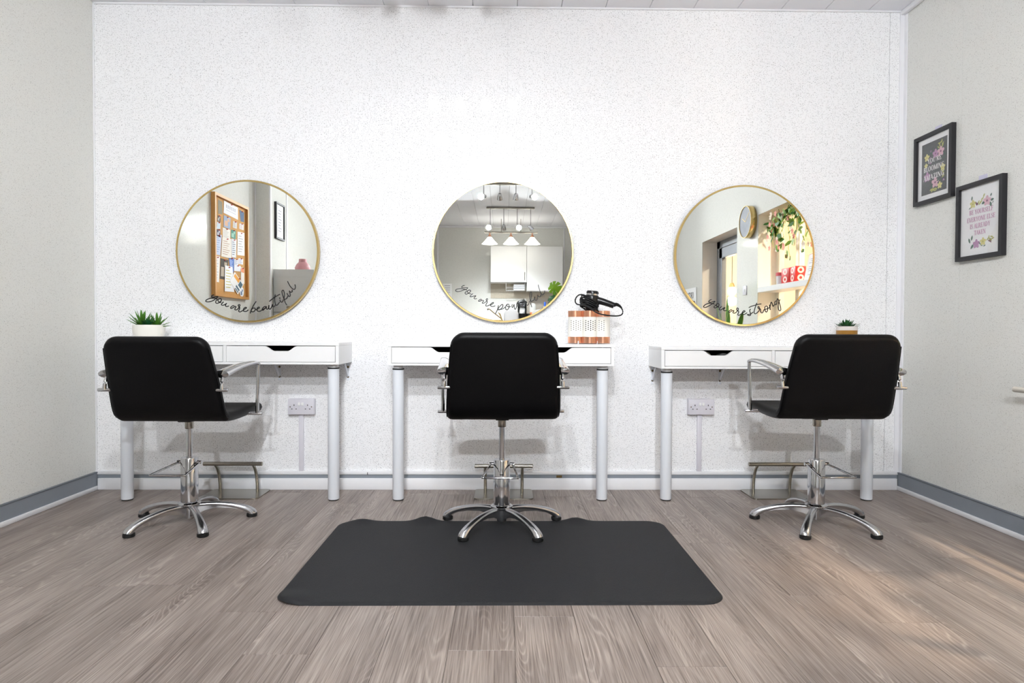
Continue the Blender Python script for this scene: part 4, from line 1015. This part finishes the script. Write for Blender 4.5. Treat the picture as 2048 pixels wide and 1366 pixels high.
# garland of leaves and blossom hanging in the window
t = thing('flower_garland', 'green leafy garland with pink blossom hanging in the window', 'garland', (XR+.09, -1.7, 1.93), 0)
rg = random.Random(11)
vine = catmull([(0, -.34, -.02), (.01, -.30, -.10), (0, -.18, -.03), (0, -.05, 0), (0, .10, .0), (0, .25, -.01), (0, .40, -.03), (0, .55, -.06)], 6)
bm = tube(B(), vine, .004, 6); drops = []
for (y, L) in ((-.36, .18), (-.28, .26), (-.16, .30), (-.10, .24), (.0, .38), (.12, .30), (.26, .36), (.40, .32), (.52, .25)):
    p = [(rg.uniform(-.02, .02), y+.02*math.sin(k), -.02-L*k/5) for k in range(6)]; drops.append(p); tube(bm, p, .0025, 5)
obj('vine', bm, MATS['print_olive'], t)
def leaf(bm, c, d, L, Wd, nrm):
    d = Vector(d).normalized(); nrm = Vector(nrm); s = d.cross(nrm).normalized(); c = Vector(c)
    a = [bm.verts.new(c), bm.verts.new(c+d*L*.35+s*Wd/2), bm.verts.new(c+d*L*.75+s*Wd*.32), bm.verts.new(c+d*L-nrm.normalized()*L*.1), bm.verts.new(c+d*L*.75-s*Wd*.32), bm.verts.new(c+d*L*.35-s*Wd/2)]
    bm.faces.new(a)
b1, b2, b3, b4 = B(), B(), B(), B()
for i in range(190):
    if i < 110: p = Vector(rg.choice(vine))+Vector((rg.uniform(-.05, .03), rg.uniform(-.03, .03), rg.uniform(-.09, .015)))
    else: p = Vector(rg.choice(rg.choice(drops)))+Vector((rg.uniform(-.04, .03), rg.uniform(-.03, .03), rg.uniform(-.02, .02)))
    d = (rg.uniform(-.5, .3), rg.uniform(-1, 1), rg.uniform(-1, .5))
    leaf(b1 if rg.random() < .55 else b2, p, d, rg.uniform(.05, .085), rg.uniform(.03, .045), (-1, rg.uniform(-.5, .5), rg.uniform(-.3, .6)))
for i in range(46):
    p = Vector(rg.choice(rg.choice(drops[1:])))+Vector((rg.uniform(-.05, .0), rg.uniform(-.04, .04), rg.uniform(-.02, .04)))
    bb_ = b3 if rg.random() < .55 else b4
    for k in range(5):
        a = 2*PI*k/5; leaf(bb_, p, (-.4, math.cos(a), math.sin(a)), .030, .024, (-1, 0, .2))
obj('foliage', b1, mat('bright_vine_leaf', (.45, .62, .14), .5, noise=.2), t, kind='stuff'); obj('foliage', b2, mat('deep_vine_leaf', (.20, .45, .12), .5, noise=.2), t, kind='stuff')
obj('blossom', b3, mat('coral_blossom', (.95, .66, .60), .6, noise=.1), t, kind='stuff'); obj('blossom', b4, mat('ivory_blossom', (.97, .92, .84), .6, noise=.05), t, kind='stuff')

# clock, switch, poster and plant on the right side
t = thing('wall_clock', 'round gold-rimmed wall clock with a grey marbled face', 'clock', (XR, -2.30, 1.92), -PI/2)
Rx = Matrix.Rotation(PI/2, 3, 'X')
obj('case', lathe(B(), [(0, 0), (.146, 0), (.148, .003), (.148, .055), (.146, .058), (.141, .058), (.140, .05), (0, .05)], 64, M=Rx), BRASS, t)
fc = obj('face', lathe(B(), [(0, .0505), (.140, .0505), (.140, .0515), (0, .0515)], 64, M=Rx), mat('grey_marble_face', (.50, .51, .55), .6, noise=.25, scale=14), t)
for L, wd, a in ((.085, .007, 60), (.115, .005, -50)):
    obj('clock_hand', box(B(), (math.sin(R_(a))*L/2, -.053, math.cos(R_(a))*L/2), (wd, .0015, L), 0, 1, Matrix.Rotation(R_(a), 3, 'Y')), BRASS, fc)
t = thing('light_switch', 'white light switch below the gold-rimmed clock', 'light switch', (XR, -2.42, 1.296), -PI/2)
obj('plate', box(B(), (0, -.005, 0), (.086, .009, .086), .003, 2), SOCK, t); obj('rocker', box(B(), (0, -.011, 0), (.014, .006, .026), .002), WHITE, t)
t = thing('product_poster', 'white product poster with a black panel beside the grey door', 'poster', (XR, -4.20, 1.12), -PI/2)
obj('board', box(B(), (0, -.006, 0), (.56, .011, .62), .002), PAPER, t)
obj('black_panel', prism(B(), [(p[0], p[1]-.06) for p in rrect(.50, .42, .03)], -.0128, -.0118), BLACKF, t)
bm = B()
k = .075; x = -.19
for ch in 'ORTNO':
    wdt, strokes = FONT[ch]
    for pts, ws in strokes: ribbon(bm, [(x+p[0]*k, .185+p[1]*.07) for p in pts], [max(q, .13)*k for q in ws], -.0119, .0004)
    x += (wdt+.1)*k
obj('lettering', bm, INK, t)
t = thing('snake_plant', 'snake plant with tall yellow-edged leaves near the glazed door', 'plant', (1.95, -1.95, 0), 0)
obj('stand', lathe(B(), [(0, 0), (.17, 0), (.17, .02), (.03, .03), (.03, .48), (.15, .49), (.15, .51), (0, .51)], 32), WHITEP, t)
obj('pot', lathe(B(), [(0, .51), (.085, .51), (.115, .68), (.118, .69), (.108, .69), (.10, .67), (0, .67)], 32), CREAM, t)
SNK = mat('snake_leaf', (.30, .50, .12), .4, noise=.45, scale=9, stretch=(1, 1, 3)); SNE = mat('snake_leaf_edge', (.78, .80, .42), .4)
for (yo, xo, top, lean, wd) in ((.0, 0, 1.215, .03, .075), (-.33, .03, 1.13, -.22, .075), (.09, -.02, 1.09, .12, .075), (.29, .02, 1.08, .22, .06), (-.06, -.03, 1.02, -.05, .07), (-.16, .0, 1.07, -.10, .06)):
    bm, be = B(), B(); N = 12; rows = []; er = []
    for i in range(N+1):
        q = i/N; z = .66+(top-.66)*q; y = yo*.25+(yo*.75)*q+lean*.1*q*q; wv = wd*(.6+.8*q-.2*q*q)*(1 if q < .7 else max(.02, 1-((q-.7)/.3)**2))*.75
        tw = .4*q+yo*3; ax = Vector((math.sin(tw)*.5, math.cos(tw), 0)).normalized()
        c = Vector((xo, y, z)); nrm = Vector((ax.y, -ax.x, 0))*.003
        rows.append([bm.verts.new(c-ax*wv/2*.8), bm.verts.new(c+nrm), bm.verts.new(c+ax*wv/2*.8), bm.verts.new(c-nrm)])
        er.append([be.verts.new(c-ax*wv/2), be.verts.new(c-ax*wv/2*.79+nrm*.3), be.verts.new(c+ax*wv/2*.79+nrm*.3), be.verts.new(c+ax*wv/2)])
    for A, Q in zip(rows[:-1], rows[1:]):
        for k_ in range(4): bm.faces.new((A[k_], A[(k_+1) % 4], Q[(k_+1) % 4], Q[k_]))
    for A, Q in zip(er[:-1], er[1:]):
        be.faces.new((A[0], A[1], Q[1], Q[0])); be.faces.new((A[2], A[3], Q[3], Q[2]))
    lf = obj('leaf', bm, SNK, t); obj('leaf_edge', be, SNE, lf)

# ------------------------------------------------------------------ left side: cork board with papers, filing cabinet, picture
CORK = mat('cork', (.80, .60, .35), .8, noise=.18, scale=150); PINE = mat('pine_rail', (.80, .58, .32), .5, noise=.10, scale=20, stretch=(1, 8, 8))
t = thing('cork_board', 'wood-framed cork notice board on the left wall', 'notice board', (XL, -1.825, 1.585), PI/2)
bwid, bh = .665, .82
obj('cork_sheet', bx(B(), -bwid/2+.01, bwid/2-.01, -.012, -.002, -bh/2+.01, bh/2-.01), CORK, t)
for s in (-1, 1):
    obj('rail', prism(B(), [(s*bwid/2, -bh/2), (s*bwid/2, bh/2), (s*(bwid/2-.022), bh/2-.022), (s*(bwid/2-.022), -bh/2+.022)][::s], -.034, -.001), PINE, t)
    obj('rail', prism(B(), [(-bwid/2, s*bh/2), (bwid/2, s*bh/2), (bwid/2-.022, s*(bh/2-.022)), (-bwid/2+.022, s*(bh/2-.022))][::-s], -.034, -.001), PINE, t)
PAPERS = [
 ('grey folded leaflet in the top corner of the cork board nearest the mirrors', (.55, .53, .46), [(-1.590, 1.955), (-1.667, 1.946), (-1.670, 1.849), (-1.593, 1.838)], 0, None),
 ('large white landscape notice at the top of the cork board', (.94, .94, .96), [(-1.697, 1.966), (-1.969, 1.959), (-1.968, 1.855), (-1.688, 1.864)], 1, ((.74, .74, .78), 'title')),
 ('dark blue brochure at the top of the cork board', (.33, .42, .55), [(-2.002, 1.948), (-2.101, 1.942), (-2.098, 1.856), (-2.031, 1.852)], 0, None),
 ('blue and orange sunset postcard below the large notice', (.62, .68, .78), [(-1.692, 1.846), (-1.822, 1.843), (-1.810, 1.750), (-1.687, 1.750)], 1, ((.85, .68, .55), 'blob')),
 ('small square note beside the sunset postcard', (.86, .85, .84), [(-1.874, 1.828), (-1.951, 1.831), (-1.947, 1.774), (-1.869, 1.773)], 0, ((.55, .55, .6), 'lines')),
 ('small square note under the dark blue brochure', (.90, .88, .88), [(-2.004, 1.830), (-2.095, 1.838), (-2.091, 1.784), (-2.001, 1.784)], 0, ((.75, .55, .55), 'lines')),
 ('dark photo card below the grey folded leaflet', (.36, .33, .32), [(-1.585, 1.827), (-1.636, 1.827), (-1.632, 1.777), (-1.574, 1.777)], 0, ((.7, .68, .66), 'blob')),
 ('pale blue square card on the board edge', (.82, .88, .93), [(-1.571, 1.770), (-1.632, 1.772), (-1.629, 1.721), (-1.563, 1.714)], 0, None),
 ('purple-grey photo card under the pale blue square card', (.40, .38, .45), [(-1.563, 1.708), (-1.632, 1.717), (-1.631, 1.653), (-1.562, 1.659)], 0, ((.75, .74, .78), 'blob')),
 ('cream letter under the sunset postcard', (.92, .90, .87), [(-1.676, 1.742), (-1.818, 1.745), (-1.813, 1.646), (-1.671, 1.643)], 0, ((.75, .72, .70), 'lines')),
 ('green leaf photo card in the middle of the cork board', (.35, .58, .52), [(-1.833, 1.750), (-1.930, 1.755), (-1.921, 1.679), (-1.829, 1.682)], 0, ((.6, .78, .7), 'blob')),
 ('pale blue sheet on the cork board side nearest the mirrors', (.80, .84, .93), [(-1.551, 1.671), (-1.654, 1.677), (-1.626, 1.508), (-1.533, 1.506)], 0, ((.6, .66, .8), 'lines')),
 ('tall white sheet with a bright crease on the cork board', (.96, .95, .94), [(-1.959, 1.753), (-2.105, 1.762), (-2.103, 1.561), (-1.952, 1.550)], 1, ((.7, .7, .7), 'lines')),
 ('large cream letter in the middle of the cork board', (.93, .90, .86), [(-1.662, 1.661), (-1.839, 1.671), (-1.833, 1.504), (-1.639, 1.503)], 1, ((.75, .62, .55), 'lines')),
 ('white card with dark stripes in the middle of the cork board', (.90, .90, .91), [(-1.834, 1.674), (-1.934, 1.680), (-1.923, 1.522), (-1.837, 1.519)], 2, ((.35, .4, .47), 'lines')),
 ('long narrow white strip on the cork board', (.95, .94, .93), [(-1.528, 1.494), (-1.621, 1.499), (-1.602, 1.289), (-1.518, 1.290)], 0, ((.82, .82, .82), 'lines')),
 ('dark brown photo behind the white leaflet', (.27, .24, .20), [(-1.630, 1.487), (-1.777, 1.488), (-1.757, 1.320), (-1.615, 1.318)], 0, ((.72, .66, .58), 'blob')),
 ('bright blue card behind the white leaflet', (.36, .50, .78), [(-1.782, 1.504), (-1.889, 1.516), (-1.874, 1.390), (-1.804, 1.435)], 1, ((.8, .85, .95), 'lines')),
 ('small white business card beside the bright blue card', (.91, .91, .94), [(-1.884, 1.508), (-1.967, 1.513), (-1.966, 1.460), (-1.884, 1.455)], 2, ((.5, .5, .6), 'lines')),
 ('white business card above the tilted flyer', (.92, .92, .94), [(-1.884, 1.455), (-2.021, 1.463), (-2.010, 1.414), (-1.881, 1.407)], 2, None),
 ('small white note near the far edge of the cork board', (.93, .92, .93), [(-1.982, 1.527), (-2.079, 1.530), (-2.075, 1.479), (-1.978, 1.477)], 0, ((.5, .5, .75), 'lines')),
 ('white leaflet with a yellow heading on the cork board', (.95, .95, .96), [(-1.702, 1.437), (-1.849, 1.436), (-1.877, 1.227), (-1.695, 1.223)], 3, ((.85, .8, .5), 'lines')),
 ('tilted white flyer with orange and teal print', (.95, .94, .93), [(-1.888, 1.399), (-2.070, 1.305), (-1.949, 1.211), (-1.789, 1.315)], 4, ((.95, .66, .25), 'tilt')),
 ('orange and white sheet at the far edge of the cork board', (.96, .93, .90), [(-2.021, 1.453), (-2.097, 1.448), (-2.096, 1.311), (-2.030, 1.317)], 1, ((.95, .62, .45), 'top')),
 ('oval white sticker at the bottom of the cork board', (.92, .93, .95), 'oval', 3, ((.45, .52, .62), 'blob'))]
PIN = mat('red_push_pin', (.80, .14, .20), .35)
def bil(q, u, v):
    a = (q[0][0]+(q[1][0]-q[0][0])*u, q[0][1]+(q[1][1]-q[0][1])*u); b = (q[3][0]+(q[2][0]-q[3][0])*u, q[3][1]+(q[2][1]-q[3][1])*u)
    return (a[0]+(b[0]-a[0])*v, a[1]+(b[1]-a[1])*v)
for i, (lab, rgb, q, layer, art) in enumerate(PAPERS):
    if q == 'oval': q = [(-2.035+.045*math.cos(2*PI*k/20), 1.238+.043*math.sin(2*PI*k/20)) for k in range(20)]; quad = [(-2.00, 1.27), (-2.07, 1.27), (-2.07, 1.20), (-2.00, 1.20)]
    else: quad = q
    cy = sum(p[0] for p in q)/len(q); cz = sum(p[1] for p in q)/len(q); x = .0124+.0016*layer
    t = thing('pinned_paper', lab, 'paper', (XL, cy, cz), PI/2, 'papers pinned to the cork board')
    loc = [(p[0]-cy, p[1]-cz) for p in q]; qd = [(p[0]-cy, p[1]-cz) for p in quad]
    obj('sheet', prism(B(), loc, -x-.0007, -x), mat('paper_%02d' % i, rgb, .75, noise=.03), t)
    if art:
        m_ = mat('paper_ink_%02d' % i, art[0], .7); bm = B(); y = -x-.0009
        def q4(u0, v0, u1, v1):
            bm.faces.new([bm.verts.new((p[0], y, p[1])) for p in (bil(qd, u0, v0), bil(qd, u1, v0), bil(qd, u1, v1), bil(qd, u0, v1))])
        if art[1] == 'lines':
            for j in range(7): q4(.12, .16+.11*j, .55+.33*((j*37) % 10)/10, .16+.11*j+.035)
        elif art[1] == 'title':
            for j in range(6): q4(.14+.12*j, .22, .14+.12*j+.07, .50)
            for j in range(10): q4(.16+.07*j, .62, .16+.07*j+.05, .68)
        elif art[1] == 'blob': q4(.12, .40, .62, .86); q4(.5, .15, .85, .42)
        elif art[1] == 'top': q4(.05, .04, .95, .30)
        elif art[1] == 'tilt':
            q4(.08, .06, .62, .36)
        obj('printing', bm, m_, t)
        if art[1] == 'tilt':
            bm = B(); y = -x-.0009
            q4(.66, .08, .96, .50); q4(.55, .62, .95, .78); q4(.60, .84, .95, .94)
            obj('printing', bm, mat('teal_print', (.30, .42, .48), .7), t)
    if i not in (0, 24):
        p = bil(qd, .5, .05); obj('push_pin', lathe(B(), [(0, 0), (.004, 0), (.0035, .004), (.005, .008), (.004, .011), (0, .011)], 10, (p[0], -x-.0007, p[1]), Rx), PIN, t)

t = thing('filing_cabinet', 'pale grey steel filing cabinet against the left wall', 'cabinet', (-1.985, -2.78, 0), PI)
FCG = mat('pale_grey_steel', (.80, .80, .79), .45, noise=.02)
obj('carcass', box(B(), (0, .005, .74), (.385, .60, 1.48), .004, 2), FCG, t)
for k in range(4):
    d = obj('drawer', box(B(), (0, -.305, .21+.345*k), (.372, .018, .330), .003, 2), FCG, t)
    obj('handle', box(B(), (0, -.320, .085+.345*k), (.12, .014, .02), .003), STEEL, d)
for o_ in [t]: o_.location.z = .0; o_.rotation_euler.z = PI
t = thing('pink_vase', 'squat dusty pink vase on the filing cabinet', 'vase', (-1.955, -2.66, 1.480), 0)
obj('body', lathe(B(), [(0, 0), (.058, 0), (.072, .012), (.075, .03), (.06, .062), (.038, .085), (.036, .115), (.032, .115), (.033, .09), (0, .07)], 40), mat('dusty_pink_glaze', (.78, .56, .58), .45), t)
t = picture('black framed white print above the filing cabinet', 0, 0, .232, .348, .016, .022, (XJ, -2.635, 1.953), PI/2)
pr = add_print(t, .20, .316, PAPER)
bm = B()
for j in range(8): bx(bm, -.05+.012*(j % 3), .04+.01*(j % 2), -.0106, -.0101, .10-.028*j, .108-.028*j)
obj('printed_line', bm, MATS['grey_print'], pr)

# ------------------------------------------------------------------ kitchen corner at the far end
def cupboard(x0, x1, z0, z1, label, hinge):
    t = thing('wall_cupboard', label, 'cupboard', (0, YB, 0), 0)
    obj('carcass', bx(B(), x0, x1, 0, .34, z0, z1, .002), WHITE, t)
    d = obj('door', bx(B(), x0+.0015, x1-.0015, .341, .36, z0, z1, .002), WHITE, t)
    if hinge: obj('handle', tube(B(), [(hinge, .37, z0+.03), (hinge, .37, z0+.17)], .005, 10), STEEL, d)
    return t
cupboard(-.222, .395, 1.735, 2.345, 'shorter white wall cupboard above the wire basket', .36)
cupboard(.398, 1.012, 1.588, 2.345, 'taller white wall cupboard beside the monstera', None)
TILE = mat('beige_mosaic_tile', (.73, .69, .62), .4, noise=.12, scale=70)
struct('wall_splashback', bx(B(), -.225, 2.2, YB, YB+.012, 1.475, 1.74), TILE)
struct('wall_splashback_low', bx(B(), .40, 2.2, YB, YB+.012, .92, 1.475), mat('grey_beige_tile', (.66, .63, .59), .4, noise=.1, scale=70))
t = thing('wire_basket', 'white wire basket hanging under the shorter wall cupboard', 'basket', (.208, YB+.18, 1.60), 0)
bm = B()
for y in (-.12, .12):
    tube(bm, [(-.163, y, .134), (-.163, y, 0), (.163, y, 0), (.163, y, .134)], .004, 6)
    tube(bm, [(-.163, y, .05), (.163, y, .05)], .003, 6)
for k in range(9): tube(bm, [(-.163+.326*k/8, -.12, 0), (-.163+.326*k/8, .12, 0)], .0025, 6)
obj('wire_frame', bm, WHITEP, t)
for k in range(5):
    o_ = obj('folded_towel', box(B(), (0, 0, 0), (.185+.012*(k % 2), .20, .019), .007, 2), mat('white_towel' if k % 2 == 0 else 'grey_white_towel', (.93, .93, .94) if k % 2 == 0 else (.80, .80, .82), .9, noise=.05, scale=200), None, (.268, YB+.18, 1.6145+.0196*k))
    tag(o_, ('white folded towel at the bottom of the wire basket', 'grey-white folded towel second from the bottom of the basket pile', 'white folded towel in the middle of the basket pile', 'grey-white folded towel second from the top of the basket pile', 'white folded towel on top of the basket pile')[k], 'towel', 'folded towels in the wire basket')
t = thing('kitchen_counter', 'white kitchen counter below the wall cupboards', 'counter', (0, YB, 0), 0)
obj('worktop', bx(B(), -.3, 2.2, .012, .62, .89, .92, .004), WHITEP, t); obj('base_units', bx(B(), -.28, 2.2, .012, .58, .0, .89, .003), WHITE, t)
for k in range(4): obj('door', bx(B(), -.278+.62*k, -.278+.62*k+.614, .5805, .598, .12, .885, .002), WHITE, t)
t = thing('coffee_machine', 'black arched coffee machine on the kitchen counter', 'coffee machine', (.318, YB+.40, .92), 0)
obj('arch', tube(B(), catmull([(-.058, 0, .20), (-.06, 0, .40), (-.045, 0, .455), (0, 0, .472), (.045, 0, .455), (.06, 0, .40), (.058, 0, .20)], 5), 0, 12, rs=[(.018, .04)]*31), BLACKP, t)
obj('head', box(B(), (0, .0, .425), (.10, .07, .06), .012, 2), mat('mid_grey_plastic', (.42, .42, .44), .4), t)
obj('back_panel', box(B(), (0, -.04, .30), (.10, .02, .22), .004), WHITE, t)
obj('jug', lathe(B(), [(0, .19), (.04, .19), (.046, .20), (.042, .31), (0, .31)], 24, (-.01, .0, 0)), mat('pale_jug', (.92, .91, .90), .3), t)
obj('bowl', lathe(B(), [(0, .12), (.05, .12), (.105, .20), (.115, .275), (.10, .275), (.085, .25), (0, .235)], 36, (.025, .03, 0)), BLACKP, t)
obj('base', lathe(B(), [(0, 0), (.09, 0), (.09, .015), (.04, .03), (.04, .125), (0, .125)], 32, (.01, 0, 0)), BLACKP, t)
def stool(x, y, label):
    t = thing('bar_stool', label, 'stool', (x, y, 0), 0, 'grey tub bar stools')
    GF = mat('grey_fabric', (.68, .67, .67), .8, noise=.06, scale=200)
    obj('seat', box(B(), (0, 0, .70), (.30, .36, .09), .03, 3), GF, t)
    def mp(u, v, n): return Vector((u, .17-.30*(u/.16)**2*.25+n*.9, .93+v+0))
    obj('backrest', panel_grid(.235, .62, .09, .02, .02, 16, 16, mp), GF, t, ang=60)
    for sx in (-1, 1):
        for sy in (-1, 1): obj('leg', tube(B(), [(sx*.12, sy*.13, .66), (sx*.17, sy*.17, 0)], .012, 10), BLACKF, t)
    return t
stool(.125, -6.55, 'grey upholstered bar stool left of the coffee machine')
stool(.560, -6.55, 'grey upholstered bar stool right of the coffee machine')
t = thing('brass_stand', 'brass tubular stand with an angled arm near the bar stools', 'stand', (-.03, -4.8, 0), 0)
obj('post', tube(B(), [(0, 0, 0), (0, 0, 1.04)], .012, 12), BRASS, t); obj('foot', lathe(B(), [(0, 0), (.14, 0), (.14, .012), (.02, .02), (0, .02)], 32), BRASS, t)
obj('rail', tube(B(), [(0, 0, 1.035), (-.34, 0, 1.035)], .013, 12), BRASS, t)
am = obj('arm', tube(B(), catmull([(.03, 0, 1.02), (-.006, 0, 1.07), (-.09, 0, 1.135), (-.15, 0, 1.185), (-.172, 0, 1.192)], 5), .006, 10), BRASS, t)
obj('knob', lathe(B(), [(0, -.012), (.009, -.008), (.012, 0), (.009, .008), (0, .012)], 16, (-.175, 0, 1.186)), STEEL, am)
obj('shade_plate', prism(B(), [(-.045, 1.15), (-.01, 1.13), (.03, 1.02), (.01, 1.02), (-.015, 1.10)], -.01, .01), BRASS, t)
t = thing('monstera_plant', 'monstera plant with broad split leaves on the kitchen counter side', 'plant', (.95, -6.0, 0), 0)
obj('pot', lathe(B(), [(0, 0), (.13, 0), (.17, .30), (.175, .32), (.155, .32), (.15, .28), (0, .28)], 32), CREAM, t)
def monstera(c, ang, size, m, stemto, tilt):
    bm = B(); pts = []; N = 72
    for k in range(N):
        a = 2*PI*k/N; r = size*(.60+.18*math.cos(a)) * (1-.18*(math.cos(a-PI) > .93))
        s = abs(a-PI) if True else 0
        cutk = math.cos(9*a)
        if cutk > .80 and .5 < a < 2*PI-.5 and abs(a-PI) > .45: r *= .48
        pts.append((r*math.cos(a), r*.92*math.sin(a)))
    M = Matrix.Translation(Vector(c)) @ Matrix.Rotation(tilt, 4, 'X') @ Matrix.Rotation(ang, 4, 'Y')
    f_ = [bm.verts.new(M @ Vector((p[0], .0-.25*(p[0]**2+p[1]**2)/size, p[1]))) for p in pts]; cc = bm.verts.new(M @ Vector((0, .012, 0)))
    for k in range(N): bm.faces.new((f_[k], f_[(k+1) % N], cc))
    lf = obj('leaf', bm, m, t)
    obj('stem', tube(B(), catmull([stemto, ((stemto[0]+c[0])/2+.02, c[1]/2, c[2]*.6+.1), (c[0], c[1]-.006, c[2])], 5), .006, 8), LEAFG, lf)
monstera((-.20, .0, 1.56), R_(20), .18, mat('bright_monstera', (.42, .58, .10), .4, noise=.15), (0, 0, .28), R_(-10))
monstera((-.20, -.05, 1.39), R_(70), .15, mat('deep_monstera', (.09, .30, .13), .4, noise=.15), (.02, 0, .28), R_(8))
monstera((.08, .02, 1.50), R_(120), .18, MATS['bright_monstera'], (0, .02, .28), 0)
t = thing('storage_jar', 'clear domed storage jar with orange contents on the counter', 'jar', (.505, YB+.30, .92), 0)
obj('glass', lathe(B(), [(0, .30), (.05, .30), (.055, .32), (.053, .42), (.03, .455), (0, .465)], 28), mat('pale_glass', (.85, .85, .84), .15), t)
obj('base', lathe(B(), [(0, 0), (.05, 0), (.05, .22), (.055, .30), (0, .30)], 24), mat('orange_sweets', (.80, .48, .28), .6, noise=.4, scale=80), t)
t = thing('spray_bottle', 'white bottle with a blue cap beside the monstera', 'bottle', (.705, YB+.42, .92), 0)
obj('body', lathe(B(), [(0, 0), (.04, 0), (.042, .01), (.042, .34), (.02, .40), (0, .40)], 24), WHITEP, t)
obj('cap', lathe(B(), [(0, .40), (.018, .40), (.018, .465), (.014, .475), (0, .475)], 20), mat('blue_cap', (.20, .38, .80), .4), t)
t = thing('notice_sheet', 'white notice sheet on the far wall left of the cupboards', 'notice', (-.99, YB, 1.56), PI)
obj('sheet', bx(B(), -.08, .08, -.003, -.0005, -.17, .17), PAPER, t)
bm = B()
for j in range(5): bx(bm, -.05, .05-.012*(j % 3), -.0036, -.0031, .13-.03*j, .137-.03*j)
obj('printed_line', bm, MATS['grey_print'], t)
